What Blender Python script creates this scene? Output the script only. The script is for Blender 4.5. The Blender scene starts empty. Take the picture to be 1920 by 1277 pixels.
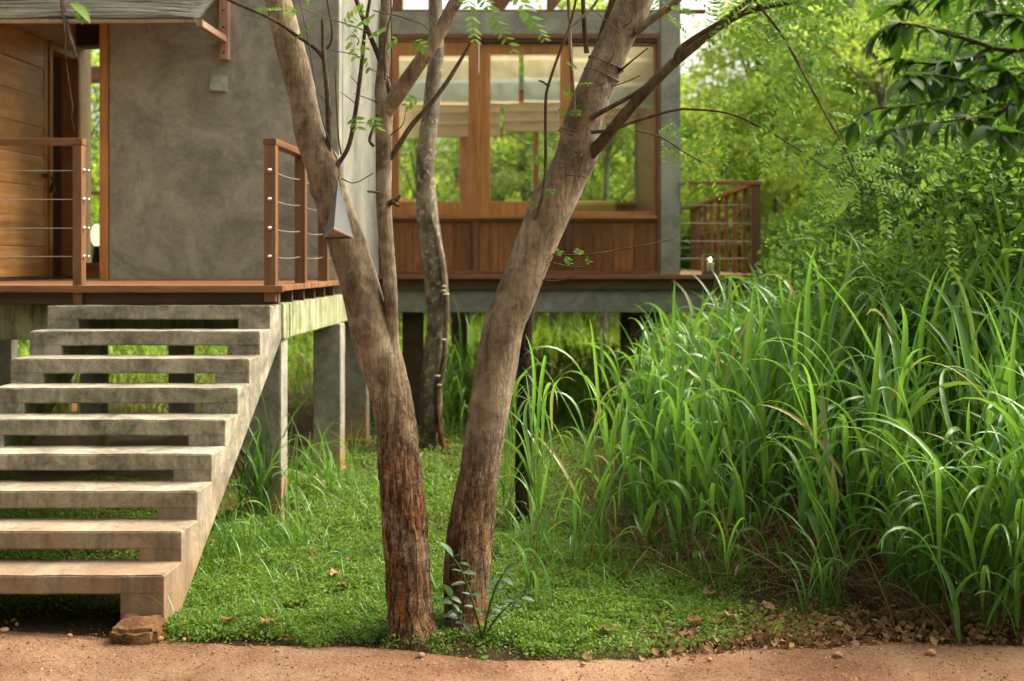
import bpy, bmesh, math, random
import numpy as np
from mathutils import Vector, Matrix, noise

# ------------------------------------------------------------------ camera, sky, sun, exposure
sc = bpy.context.scene
C = sc.collection
FPX, CX, CY, HC = 2300.0, 1050.0, 490.0, 2.0
cam = bpy.data.cameras.new('camera')
camo = bpy.data.objects.new('camera', cam); C.objects.link(camo)
camo.location = (0, 0, HC); camo.rotation_euler = (math.radians(90), 0, 0)
cam.sensor_width = 36; cam.lens = 36*FPX/1920
cam.shift_x = (960-CX)/1920; cam.shift_y = -(638.5-CY)/1920
cam.clip_start = .05; cam.clip_end = 2000
cam.dof.use_dof = True; cam.dof.focus_distance = 7.0; cam.dof.aperture_fstop = 1.8
sc.camera = camo

SUN_EL, SUN_AZ = 46, 70          # azimuth from +Y (ahead of the camera) towards +X (right)
w = bpy.data.worlds.new('World'); sc.world = w; w.use_nodes = True
nt = w.node_tree; nt.nodes.clear()
wo = nt.nodes.new('ShaderNodeOutputWorld'); bg = nt.nodes.new('ShaderNodeBackground')
sky = nt.nodes.new('ShaderNodeTexSky'); sky.sky_type = 'NISHITA'; sky.sun_disc = False
sky.sun_elevation = math.radians(SUN_EL); sky.sun_rotation = math.radians(SUN_AZ)
sky.air_density = 1.0; sky.dust_density = 6.0; sky.ozone_density = .6
hs = nt.nodes.new('ShaderNodeHueSaturation'); hs.inputs['Saturation'].default_value = .22   # thin even overcast
nt.links.new(sky.outputs[0], hs.inputs['Color'])
warm = nt.nodes.new('ShaderNodeMix'); warm.data_type = 'RGBA'; warm.blend_type = 'MULTIPLY'
warm.inputs[0].default_value = 1; warm.inputs[7].default_value = (1.0, .97, .86, 1)
nt.links.new(hs.outputs[0], warm.inputs[6]); nt.links.new(warm.outputs[2], bg.inputs[0])
bg.inputs[1].default_value = .15
nt.links.new(bg.outputs[0], wo.inputs[0])
sd = bpy.data.lights.new('sun', 'SUN'); sd.energy = 3.5; sd.angle = math.radians(48); sd.color = (1, .88, .66)
so = bpy.data.objects.new('sun', sd); C.objects.link(so)
e, a = math.radians(SUN_EL), math.radians(SUN_AZ)
sdir = Vector((math.sin(a)*math.cos(e), math.cos(a)*math.cos(e), math.sin(e)))
so.rotation_euler = sdir.to_track_quat('Z', 'Y').to_euler(); so.location = sdir*60
sc.view_settings.view_transform = 'Standard'; sc.view_settings.look = 'None'
sc.view_settings.exposure = 1.42; sc.view_settings.gamma = 1; sc.view_settings.use_curve_mapping = False

sc.cycles.diffuse_bounces = 7; sc.cycles.max_bounces = 14; sc.cycles.transparent_max_bounces = 16
rng = np.random.default_rng(7); random.seed(7)

def W(x, y, d):
    """point of the place that the photograph shows at pixel x,y (1920 wide) at d metres ahead"""
    return Vector(((x-CX)*d/FPX, d, HC-(y-CY)*d/FPX))

# ------------------------------------------------------------------ materials
def new_mat(name):
    m = bpy.data.materials.new(name); m.use_nodes = True; m.node_tree.nodes.clear()
    return m, m.node_tree
def N(nt, t, **k):
    n = nt.nodes.new(t)
    for a, v in k.items():
        if a.startswith('i_'):
            key = a[2:]; key = int(key) if key.isdigit() else key.replace('_', ' ')
            n.inputs[key].default_value = v
        else: setattr(n, a, v)
    return n
def L(nt, a, b): nt.links.new(a, b)
def c4(c): return (c[0], c[1], c[2], 1)
def ramp(nt, fac, stops):
    r = N(nt, 'ShaderNodeValToRGB'); e = r.color_ramp.elements
    while len(e) < len(stops): e.new(.5)
    for el, (p, c) in zip(e, stops): el.position = p; el.color = c4(c)
    L(nt, fac, r.inputs[0]); return r.outputs[0]
def mixc(nt, fac, a, b, mode='MIX'):
    m = N(nt, 'ShaderNodeMix', data_type='RGBA', blend_type=mode)
    for s, v in ((m.inputs[0], fac), (m.inputs[6], a), (m.inputs[7], b)):
        if isinstance(v, (int, float)): s.default_value = v
        elif isinstance(v, tuple): s.default_value = c4(v)
        else: L(nt, v, s)
    return m.outputs[2]
def coords(nt, scale=(1, 1, 1), rand=True):
    tc = N(nt, 'ShaderNodeTexCoord'); v = tc.outputs['Object']
    if rand:
        oi = N(nt, 'ShaderNodeObjectInfo'); mul = N(nt, 'ShaderNodeMath', operation='MULTIPLY', i_1=37.0)
        L(nt, oi.outputs['Random'], mul.inputs[0])
        ad = N(nt, 'ShaderNodeVectorMath', operation='ADD'); L(nt, v, ad.inputs[0]); L(nt, mul.outputs[0], ad.inputs[1]); v = ad.outputs[0]
    mp = N(nt, 'ShaderNodeMapping'); mp.inputs['Scale'].default_value = scale; L(nt, v, mp.inputs[0]); return mp.outputs[0]
def noi(nt, v, scale, detail=5, rough=.55, dist=0):
    n = N(nt, 'ShaderNodeTexNoise'); n.inputs['Scale'].default_value = scale; n.inputs['Detail'].default_value = detail
    n.inputs['Roughness'].default_value = rough; n.inputs['Distortion'].default_value = dist
    L(nt, v, n.inputs['Vector']); return n.outputs['Fac']
def finish(nt, col, rough=.8, bump=None, bdist=.01, bstr=.5, spec=.3, metal=0, rsock=None):
    p = N(nt, 'ShaderNodeBsdfPrincipled'); o = N(nt, 'ShaderNodeOutputMaterial')
    if isinstance(col, tuple): p.inputs['Base Color'].default_value = c4(col)
    else: L(nt, col, p.inputs['Base Color'])
    p.inputs['Roughness'].default_value = rough; p.inputs['Specular IOR Level'].default_value = spec; p.inputs['Metallic'].default_value = metal
    if rsock is not None: L(nt, rsock, p.inputs['Roughness'])
    if bump is not None:
        b = N(nt, 'ShaderNodeBump'); b.inputs['Distance'].default_value = bdist; b.inputs['Strength'].default_value = bstr
        L(nt, bump, b.inputs['Height']); L(nt, b.outputs[0], p.inputs['Normal'])
    L(nt, p.outputs[0], o.inputs[0]); return p

def m_concrete(name, lo, mid, hi, scale=1.6, dust=None, dust_top=1.0, streak=None, streak_top=1.7, rough=.8, swirl=1.2, streak_all=None):
    m, t = new_mat(name); v = coords(t, rand=False)
    n1 = noi(t, v, scale, 10, .66, swirl); n2 = noi(t, v, scale*7, 9, .7, 1.2); n3 = noi(t, v, 110, 4, .7)
    mx = N(t, 'ShaderNodeMath', operation='MULTIPLY_ADD', i_1=.36, i_2=0.0); L(t, n2, mx.inputs[0])
    ad = N(t, 'ShaderNodeMath', operation='MULTIPLY_ADD', i_1=.66); L(t, n1, ad.inputs[0]); L(t, mx.outputs[0], ad.inputs[2])
    col = ramp(t, ad.outputs[0], [(.40, lo), (.5, mid), (.61, hi)])
    col = mixc(t, .35, col, ramp(t, n3, [(.35, (.35, .35, .35)), (.65, (.65, .65, .65))]), 'OVERLAY')
    pit = noi(t, v, 38, 3, .6, .3); pr = N(t, 'ShaderNodeMapRange', i_1=.66, i_2=.72, i_3=0.0, i_4=.6); L(t, pit, pr.inputs[0]); col = mixc(t, pr.outputs[0], col, tuple(x*.45 for x in lo))
    sx = N(t, 'ShaderNodeSeparateXYZ'); tc = N(t, 'ShaderNodeTexCoord'); L(t, tc.outputs['Object'], sx.inputs[0])
    if dust:
        mr = N(t, 'ShaderNodeMapRange', i_1=dust_top, i_2=0.0, i_3=0.0, i_4=1.0); L(t, sx.outputs[2], mr.inputs[0])
        nn = noi(t, v, 3.5, 5, .6, .5); k = N(t, 'ShaderNodeMath', operation='MULTIPLY'); L(t, mr.outputs[0], k.inputs[0])
        nr = N(t, 'ShaderNodeMapRange', i_1=.25, i_2=.7, i_3=.25, i_4=1.35); L(t, nn, nr.inputs[0]); L(t, nr.outputs[0], k.inputs[1])
        k.use_clamp = True; col = mixc(t, k.outputs[0], col, dust)
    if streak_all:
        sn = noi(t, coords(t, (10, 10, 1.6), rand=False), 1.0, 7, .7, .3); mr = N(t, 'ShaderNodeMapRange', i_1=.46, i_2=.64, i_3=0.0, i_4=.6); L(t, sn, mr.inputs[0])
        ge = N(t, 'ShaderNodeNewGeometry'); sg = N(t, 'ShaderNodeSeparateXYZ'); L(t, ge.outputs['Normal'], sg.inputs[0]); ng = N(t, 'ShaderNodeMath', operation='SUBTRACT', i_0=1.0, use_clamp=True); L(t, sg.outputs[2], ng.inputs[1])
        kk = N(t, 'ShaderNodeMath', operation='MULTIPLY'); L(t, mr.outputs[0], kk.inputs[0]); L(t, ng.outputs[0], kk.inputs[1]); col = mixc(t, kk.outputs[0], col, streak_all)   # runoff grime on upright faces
    if streak:
        vs = coords(t, (9, 9, .7), rand=False); sn = noi(t, vs, 1.6, 5, .7, .2)
        mr = N(t, 'ShaderNodeMapRange', i_1=.46, i_2=.62, i_3=0.0, i_4=.9); L(t, sn, mr.inputs[0])
        zz = N(t, 'ShaderNodeMapRange', i_1=streak_top-.45, i_2=streak_top-.02, i_3=.25, i_4=1.0); L(t, sx.outputs[2], zz.inputs[0])
        k = N(t, 'ShaderNodeMath', operation='MULTIPLY'); L(t, mr.outputs[0], k.inputs[0]); L(t, zz.outputs[0], k.inputs[1])
        col = mixc(t, k.outputs[0], col, streak)
    bm = N(t, 'ShaderNodeMath', operation='MULTIPLY_ADD', i_1=.25); L(t, n3, bm.inputs[0]); L(t, n2, bm.inputs[2])
    finish(t, col, rough, bm.outputs[0], .012, .45, .3); return m

def m_wood(name, dark, light, axis='z', rough=.5, var=.5, spec=.35):
    m, t = new_mat(name)
    s = {'x': (.5, 9, 9), 'y': (9, .5, 9), 'z': (9, 9, .5), 'r': (.8, 42, 42)}[axis]
    v = coords(t, s); n1 = noi(t, v, 1.5, 6, .6, 1.1); n2 = noi(t, v, 9, 4, .6, .3)
    k = N(t, 'ShaderNodeMath', operation='MULTIPLY_ADD', i_1=.35); L(t, n2, k.inputs[0]); 
    k2 = N(t, 'ShaderNodeMath', operation='MULTIPLY', i_1=.65); L(t, n1, k2.inputs[0]); L(t, k2.outputs[0], k.inputs[2])
    col = ramp(t, k.outputs[0], [(.36, dark), (.5, tuple(.5*(a+b) for a, b in zip(dark, light))), (.64, light)])
    oi = N(t, 'ShaderNodeObjectInfo'); mr = N(t, 'ShaderNodeMapRange', i_3=1-var, i_4=1+var*.35); L(t, oi.outputs['Random'], mr.inputs[0])
    cb = N(t, 'ShaderNodeCombineColor'); [L(t, mr.outputs[0], cb.inputs[i]) for i in range(3)]
    col = mixc(t, 1.0, col, cb.outputs[0], 'MULTIPLY')
    big = noi(t, coords(t, (1, 1, 1)), 2.2, 4, .6, .5)
    col = mixc(t, .45, col, ramp(t, big, [(.3, (.3, .3, .3)), (.7, (.68, .68, .68))]), 'OVERLAY')
    finish(t, col, rough, k.outputs[0], .004, .5, spec); return m

def m_leaf(name, stops, trans=(.30, .45, .04), tf=.42, rough=.42, spec=.4, bump=True):
    m, t = new_mat(name)
    at = N(t, 'ShaderNodeAttribute', attribute_name='rnd'); oi = N(t, 'ShaderNodeObjectInfo')
    ad = N(t, 'ShaderNodeMath', operation='MULTIPLY_ADD', i_1=.22); L(t, oi.outputs['Random'], ad.inputs[0]); 
    k = N(t, 'ShaderNodeMath', operation='MULTIPLY', i_1=.8); L(t, at.outputs['Fac'], k.inputs[0]); L(t, k.outputs[0], ad.inputs[2])
    col = ramp(t, ad.outputs[0], stops)
    p = N(t, 'ShaderNodeBsdfPrincipled'); p.inputs['Roughness'].default_value = rough; p.inputs['Specular IOR Level'].default_value = spec
    L(t, col, p.inputs['Base Color'])
    tr = N(t, 'ShaderNodeBsdfTranslucent'); L(t, mixc(t, .55, col, trans), tr.inputs[0])
    mx = N(t, 'ShaderNodeMixShader'); mx.inputs[0].default_value = tf
    L(t, p.outputs[0], mx.inputs[1]); L(t, tr.outputs[0], mx.inputs[2])
    o = N(t, 'ShaderNodeOutputMaterial'); L(t, mx.outputs[0], o.inputs[0]); return m

def m_bark(name, dark, mid, light, red=None, red_top=1.3, crack=1.0, lichen=None, mild=True):
    m, t = new_mat(name); v = coords(t, (1, 1, .17), rand=False); vv = coords(t, rand=False)
    n1 = noi(t, vv, 3.5, 6, .65, .5); n2 = noi(t, v, 26, 5, .65, .6)
    col = ramp(t, n1, [(.3, dark), (.5, mid), (.68, light)])
    col = mixc(t, .6, col, ramp(t, n2, [(.3, (.25, .25, .25)), (.7, (.72, .72, .72))]), 'OVERLAY')
    sx = N(t, 'ShaderNodeSeparateXYZ'); tc = N(t, 'ShaderNodeTexCoord'); L(t, tc.outputs['Object'], sx.inputs[0])
    hz = N(t, 'ShaderNodeMapRange', i_1=red_top+.45, i_2=red_top-.35, i_3=.12, i_4=1.0); L(t, sx.outputs[2], hz.inputs[0])
    # furrows: long upright cracks and short cross cracks in the old lower bark
    def lines(sc3, w_, seed_):
        nz = noi(t, coords(t, sc3, rand=False), 1.0, 4, .6, .35); sb_ = N(t, 'ShaderNodeMath', operation='SUBTRACT', i_1=.5+seed_); L(t, nz, sb_.inputs[0])
        ab = N(t, 'ShaderNodeMath', operation='ABSOLUTE'); L(t, sb_.outputs[0], ab.inputs[0]); mr_ = N(t, 'ShaderNodeMapRange', i_1=0.0, i_2=w_, i_3=1.0, i_4=0.0); L(t, ab.outputs[0], mr_.inputs[0]); return mr_.outputs[0]
    l1, l2, l3 = lines((17, 17, 1.9), .030, 0), lines((9, 9, 19), .014, .03), lines((38, 38, 4), .03, -.02)
    m1 = N(t, 'ShaderNodeMath', operation='MAXIMUM'); L(t, l1, m1.inputs[0]); k3 = N(t, 'ShaderNodeMath', operation='MULTIPLY', i_1=.7); L(t, l2, k3.inputs[0]); L(t, k3.outputs[0], m1.inputs[1])
    inv = N(t, 'ShaderNodeMath', operation='MAXIMUM'); k4 = N(t, 'ShaderNodeMath', operation='MULTIPLY', i_1=.5); L(t, l3, k4.inputs[0]); L(t, m1.outputs[0], inv.inputs[0]); L(t, k4.outputs[0], inv.inputs[1])
    ck = N(t, 'ShaderNodeMath', operation='MULTIPLY'); L(t, inv.outputs[0], ck.inputs[0]); L(t, hz.outputs[0], ck.inputs[1])
    ck2 = N(t, 'ShaderNodeMath', operation='MULTIPLY', i_1=crack); L(t, ck.outputs[0], ck2.inputs[0])
    if red:
        nr = N(t, 'ShaderNodeMapRange', i_1=.3, i_2=.62, i_3=.15, i_4=1.0); L(t, noi(t, vv, 5, 4, .6, .4), nr.inputs[0])
        k = N(t, 'ShaderNodeMath', operation='MULTIPLY'); L(t, hz.outputs[0], k.inputs[0]); L(t, nr.outputs[0], k.inputs[1])
        col = mixc(t, k.outputs[0], col, mixc(t, .5, red, ramp(t, n2, [(.3, tuple(x*.45 for x in red)), (.7, tuple(x*1.35 for x in red))])))
    pz_ = noi(t, coords(t, (13, 13, 6), rand=False), 1.0, 7, .72, .8); col = mixc(t, .7, col, ramp(t, pz_, [(.34, (.16, .16, .16)), (.5, (.5, .5, .5)), (.66, (.78, .78, .78))]), 'OVERLAY')
    hr = noi(t, coords(t, (6, 6, 55), rand=False), 1.0, 3, .6, .4); col = mixc(t, .14, col, ramp(t, hr, [(.36, (.2, .2, .2)), (.6, (.62, .62, .62))]), 'OVERLAY')
    col = mixc(t, ck2.outputs[0], col, tuple(x*.3 for x in dark))
    pa = noi(t, vv, 7, 8, .7, .5); pq = N(t, 'ShaderNodeMapRange', i_1=.53, i_2=.60, i_3=0.0, i_4=.28); L(t, pa, pq.inputs[0]); col = mixc(t, pq.outputs[0], col, tuple(min(1, x*1.35) for x in light))
    if lichen:
        ln = noi(t, vv, 17, 5, .7, .3); lr = N(t, 'ShaderNodeMapRange', i_1=.56, i_2=.63, i_3=0.0, i_4=.85); L(t, ln, lr.inputs[0]); lr.inputs[1].default_value = .6 if mild else .56; lr.inputs[2].default_value = .68 if mild else .63; lr.inputs[4].default_value = .55 if mild else .85
        col = mixc(t, lr.outputs[0], col, lichen)
    h = N(t, 'ShaderNodeMath', operation='MULTIPLY_ADD', i_1=-1.6); L(t, ck2.outputs[0], h.inputs[0]); L(t, n2, h.inputs[2])
    finish(t, col, .88, h.outputs[0], .016, 1.0, .15); return m

def m_plain(name, col, rough=.5, metal=0, spec=.4, var=.25, sc_=30):
    m, t = new_mat(name); n = noi(t, coords(t), sc_, 4, .6, .2)
    col = ramp(t, n, [(.3, tuple(x*(1-var) for x in col)), (.7, tuple(min(1, x*(1+var)) for x in col))])
    finish(t, col, rough, n, .002, .3, spec, metal); return m
def m_emit(name, col, s):
    m, t = new_mat(name); e = N(t, 'ShaderNodeEmission'); e.inputs[0].default_value = c4(col); e.inputs[1].default_value = s
    o = N(t, 'ShaderNodeOutputMaterial'); L(t, e.outputs[0], o.inputs[0]); return m
def m_glass(name):
    m, t = new_mat(name); tr = N(t, 'ShaderNodeBsdfTransparent'); tr.inputs[0].default_value = (.93, .95, .93, 1)
    g = N(t, 'ShaderNodeBsdfGlossy'); g.inputs['Roughness'].default_value = .02
    f = N(t, 'ShaderNodeFresnel'); f.inputs[0].default_value = 1.5; mx = N(t, 'ShaderNodeMixShader')
    L(t, f.outputs[0], mx.inputs[0]); L(t, tr.outputs[0], mx.inputs[1]); L(t, g.outputs[0], mx.inputs[2])
    o = N(t, 'ShaderNodeOutputMaterial'); L(t, mx.outputs[0], o.inputs[0]); return m
def m_fabric(name, bands):
    """bands: list of (world height below which the colour holds, colour), woven stripes of the cloth"""
    m, t = new_mat(name); tc = N(t, 'ShaderNodeTexCoord'); sx = N(t, 'ShaderNodeSeparateXYZ'); L(t, tc.outputs['Object'], sx.inputs[0])
    col = bands[-1][1]
    for z, c in reversed(bands[:-1]):
        lt = N(t, 'ShaderNodeMath', operation='LESS_THAN', i_1=z); L(t, sx.outputs[2], lt.inputs[0]); col = mixc(t, lt.outputs[0], col, c)
    n = noi(t, coords(t, (60, 60, 60)), 3, 3, .6); col = mixc(t, .3, col, ramp(t, n, [(.3, (.35, .35, .35)), (.7, (.65, .65, .65))]), 'OVERLAY')
    d = N(t, 'ShaderNodeBsdfDiffuse'); tr = N(t, 'ShaderNodeBsdfTranslucent'); L(t, col, d.inputs[0]); L(t, col, tr.inputs[0])
    mx = N(t, 'ShaderNodeMixShader'); mx.inputs[0].default_value = .5; L(t, d.outputs[0], mx.inputs[1]); L(t, tr.outputs[0], mx.inputs[2])
    o = N(t, 'ShaderNodeOutputMaterial'); L(t, mx.outputs[0], o.inputs[0]); return m
def m_soil(name, lo, mid, hi, sc_=1.0, peb=True):
    m, t = new_mat(name); v = coords(t, rand=False)
    n1 = noi(t, v, 1.3*sc_, 5, .6, .4); n2 = noi(t, v, 45, 6, .7, .2); n3 = noi(t, v, 210, 3, .6)
    k = N(t, 'ShaderNodeMath', operation='MULTIPLY_ADD', i_1=.4); L(t, n2, k.inputs[0])
    k2 = N(t, 'ShaderNodeMath', operation='MULTIPLY', i_1=.6); L(t, n1, k2.inputs[0]); L(t, k2.outputs[0], k.inputs[2])
    col = ramp(t, k.outputs[0], [(.38, lo), (.5, mid), (.62, hi)])
    col = mixc(t, .55, col, ramp(t, n3, [(.3, (.2, .2, .2)), (.7, (.8, .8, .8))]), 'OVERLAY')
    b = N(t, 'ShaderNodeMath', operation='MULTIPLY_ADD', i_1=.6); L(t, n3, b.inputs[0]); L(t, n2, b.inputs[2])
    finish(t, col, .95, b.outputs[0], .03, .9, .1); return m

M = {}
M['stair'] = m_concrete('stair_concrete', (.13, .12, .095), (.235, .215, .175), (.34, .31, .25), 2.2, dust=(.36, .17, .07), dust_top=.75)
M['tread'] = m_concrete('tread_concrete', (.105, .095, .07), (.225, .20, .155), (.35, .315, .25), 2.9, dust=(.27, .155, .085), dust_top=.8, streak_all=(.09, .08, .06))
M['wall'] = m_concrete('cement_wall', (.145, .142, .12), (.21, .204, .172), (.28, .27, .226), 1.7, swirl=1.5, rough=.55)
M['sidewall'] = m_concrete('pale_cement_wall', (.12, .12, .10), (.185, .182, .155), (.26, .255, .215), 1.2, swirl=.6, rough=.75, streak=(.11, .11, .09), streak_top=6.0)
M['beam'] = m_concrete('beam_concrete', (.16, .165, .138), (.225, .228, .193), (.30, .30, .252), 2.0)
M['mossbeam'] = m_concrete('moss_concrete', (.16, .18, .09), (.27, .28, .16), (.36, .36, .24), 2.0, streak=(.07, .075, .03), streak_top=1.7)
M['column'] = m_concrete('column_concrete', (.15, .14, .11), (.24, .225, .185), (.33, .31, .26), 2.0, dust=(.36, .18, .075), dust_top=.5)
M['plaster'] = m_concrete('plaster', (.48, .40, .25), (.58, .49, .31), (.66, .57, .38), 1.5)
M['deckx'] = m_wood('deck_wood', (.13, .055, .026), (.29, .137, .065), 'x', .5, .3)
M['woodx'] = m_wood('wood_x', (.12, .05, .022), (.25, .112, .047), 'x', .45, .25)
M['woody'] = m_wood('wood_y', (.12, .05, .022), (.25, .112, .047), 'y', .45, .25)
M['woodz'] = m_wood('wood_z', (.098, .044, .021), (.205, .097, .045), 'z', .45, .3)
M['sash'] = m_wood('sash_wood', (.27, .105, .032), (.44, .20, .065), 'z', .4, .2)
M['sashx'] = m_wood('sash_wood_x', (.27, .105, .032), (.44, .20, .065), 'x', .4, .2)
M['board'] = m_wood('board_wood', (.125, .046, .016), (.27, .108, .037), 'z', .4, .45)
M['doorw'] = m_wood('door_wood', (.30, .13, .042), (.58, .31, .115), 'y', .32, .25, .6)
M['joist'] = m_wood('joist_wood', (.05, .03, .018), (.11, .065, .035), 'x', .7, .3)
M['oldwood'] = m_wood('weathered_wood', (.20, .12, .075), (.36, .23, .15), 'z', .7, .2)
M['steel'] = m_plain('steel', (.55, .55, .53), .3, 1.0, .5, .1)
M['wire'] = m_plain('wire', (.45, .45, .43), .4, .8, .5, .1)
M['grey'] = m_plain('grey_metal', (.07, .075, .078), .5, .15, .4, .1, 12)
M['iron'] = m_plain('dark_iron', (.03, .028, .025), .5, .6)
M['glass'] = m_glass('glass')
M['wax'] = m_plain('wax', (.8, .72, .55), .6)
M['flame'] = m_emit('flame', (1, .62, .22), 18)
M['paper'] = m_emit('paper_lamp', (1, .80, .52), .5)
M['straw2'] = m_plain('fungus', (.5, .42, .28), .9)
M['mustard'] = m_plain('mustard_cloth', (.66, .47, .15), .9, 0, .1, .2, 60)
M['laterite'] = m_soil('laterite', (.09, .045, .022), (.22, .11, .055), (.36, .20, .10), 6)
M['path'] = m_soil('path_soil', (.18, .088, .052), (.31, .175, .108), (.44, .28, .185))
M['soil'] = m_soil('dark_soil', (.035, .024, .014), (.075, .05, .028), (.13, .085, .045))
M['pebble'] = m_plain('pebble', (.36, .19, .105), .9, 0, .2, .5, 9)
M['reed'] = m_wood('grey_reed', (.10, .097, .085), (.38, .375, .345), 'r', .8, .3)
M['bark'] = m_bark('tree_bark', (.085, .065, .045), (.185, .145, .102), (.31, .25, .18), (.205, .088, .036), 1.05, 1.0, lichen=(.26, .23, .17))
M['bark2'] = m_bark('tree_bark_smooth', (.085, .067, .047), (.185, .148, .107), (.30, .248, .182), (.195, .085, .036), .75, 1.0, lichen=(.25, .22, .17))
M['barkl'] = m_bark('lichen_bark', (.06, .048, .034), (.13, .105, .075), (.22, .19, .14), (.12, .07, .04), .3, .5, lichen=(.42, .40, .33), mild=False)
M['barkm'] = m_bark('limb_bark', (.04, .028, .018), (.08, .058, .038), (.14, .105, .075))
M['barkd'] = m_bark('dark_bark', (.025, .016, .01), (.05, .034, .022), (.09, .06, .04))
M['grass'] = m_leaf('grass_leaf', [(0, (.036, .115, .02)), (.5, (.074, .20, .03)), (.92, (.13, .28, .04)), (1, (.38, .30, .12))], (.27, .52, .05), .42, .34, .6)
M['grassfar'] = m_leaf('grass_leaf_far', [(0, (.07, .16, .015)), (.5, (.14, .27, .022)), (1, (.24, .36, .03))], (.42, .6, .04), .5, .4, .4)
M['culm'] = m_leaf('grass_culm', [(0, (.06, .11, .015)), (.6, (.11, .14, .025)), (1, (.16, .08, .03))], (.2, .25, .03), .15)
M['straw'] = m_leaf('straw', [(0, (.05, .034, .017)), (.5, (.13, .09, .045)), (1, (.26, .19, .10))], (.3, .2, .08), .2, .8, .1)
M['herb'] = m_leaf('herb_leaf', [(0, (.04, .10, .013)), (.5, (.09, .18, .02)), (1, (.19, .27, .035))], (.32, .46, .03), .4, .5, .3)
M['litter'] = m_leaf('dead_leaf', [(0, (.09, .045, .022)), (.5, (.22, .12, .06)), (1, (.38, .24, .13))], (.4, .2, .08), .15, .8, .15)
M['fresh'] = m_leaf('pinnate_leaf', [(0, (.05, .14, .02)), (.5, (.10, .21, .028)), (1, (.19, .28, .035))], (.34, .56, .06), .5, .6, .12)
M['darkleaf'] = m_leaf('broad_dark_leaf', [(0, (.008, .030, .005)), (.5, (.018, .055, .008)), (1, (.045, .10, .012))], (.14, .32, .02), .35, .5, .15)
M['blueleaf'] = m_leaf('blue_green_leaf', [(0, (.04, .085, .04)), (.6, (.075, .14, .075)), (1, (.11, .17, .09))], (.12, .25, .06), .25, .45, .4)
M['treeA'] = m_leaf('leaf_yellow_green', [(0, (.10, .20, .03)), (.5, (.19, .315, .042)), (.85, (.33, .42, .052)), (1, (.55, .47, .045))], (.72, .86, .13), .58, .45, .3)
M['treeB'] = m_leaf('leaf_mid_green', [(0, (.07, .15, .022)), (.5, (.14, .26, .035)), (1, (.23, .35, .045))], (.62, .78, .11), .58, .45, .35)
M['treeC'] = m_leaf('leaf_deep_green', [(0, (.025, .07, .012)), (.5, (.055, .135, .02)), (1, (.11, .20, .03))], (.26, .46, .04), .48, .45, .35)

M['shrubM'] = m_leaf('shrub_mid_green', [(0, (.03, .085, .015)), (.5, (.065, .155, .025)), (1, (.12, .22, .035))], (.24, .42, .05), .45, .5, .2)
M['shrubD'] = m_leaf('shrub_dark_green', [(0, (.015, .045, .010)), (.5, (.035, .09, .016)), (1, (.075, .15, .025))], (.15, .30, .04), .4, .5, .2)

# ------------------------------------------------------------------ object helpers
def tag(o, label=None, cat=None, group=None, kind=None):
    if label: o['label'] = label
    if cat: o['category'] = cat
    if group: o['group'] = group
    if kind: o['kind'] = kind
    return o
def thing(name, loc, label, cat, group=None):
    o = bpy.data.objects.new(name, None); C.objects.link(o); o.location = loc; o.empty_display_size = .1
    return tag(o, label, cat, group)
def world_loc(o):
    return o.matrix_parent_inverse.translation*0 + Vector(o.location) if o.parent is None else Vector(o.location)+o.matrix_parent_inverse.translation+world_loc(o.parent)
def attach(o, parent):
    if parent is not None:
        o.parent = parent; o.matrix_parent_inverse = Matrix.Translation(-world_loc(parent))
    return o
def link_mesh(name, me, mat, parent=None, bevel=0, smooth=False):
    if mat is not None and len(me.materials) == 0: me.materials.append(M[mat])
    o = bpy.data.objects.new(name, me); C.objects.link(o); attach(o, parent)
    if smooth: me.shade_smooth()
    if bevel:
        b = o.modifiers.new('bevel', 'BEVEL'); b.width = bevel; b.segments = 2; b.limit_method = 'ANGLE'
    return o
def np_mesh(name, V, F, rnd=None, smooth=False):
    V = np.asarray(V, dtype=np.float32); F = np.asarray(F, dtype=np.int32)
    me = bpy.data.meshes.new(name); k = F.shape[1]
    me.vertices.add(len(V)); me.vertices.foreach_set('co', V.ravel())
    me.loops.add(F.size); me.loops.foreach_set('vertex_index', F.ravel())
    me.polygons.add(len(F)); me.polygons.foreach_set('loop_start', np.arange(0, F.size, k, dtype=np.int32))
    if smooth: me.polygons.foreach_set('use_smooth', np.ones(len(F), dtype=bool))
    me.update(calc_edges=True)
    if rnd is not None:
        at = me.attributes.new('rnd', 'FLOAT', 'POINT'); at.data.foreach_set('value', np.asarray(rnd, dtype=np.float32))
    return me
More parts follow.
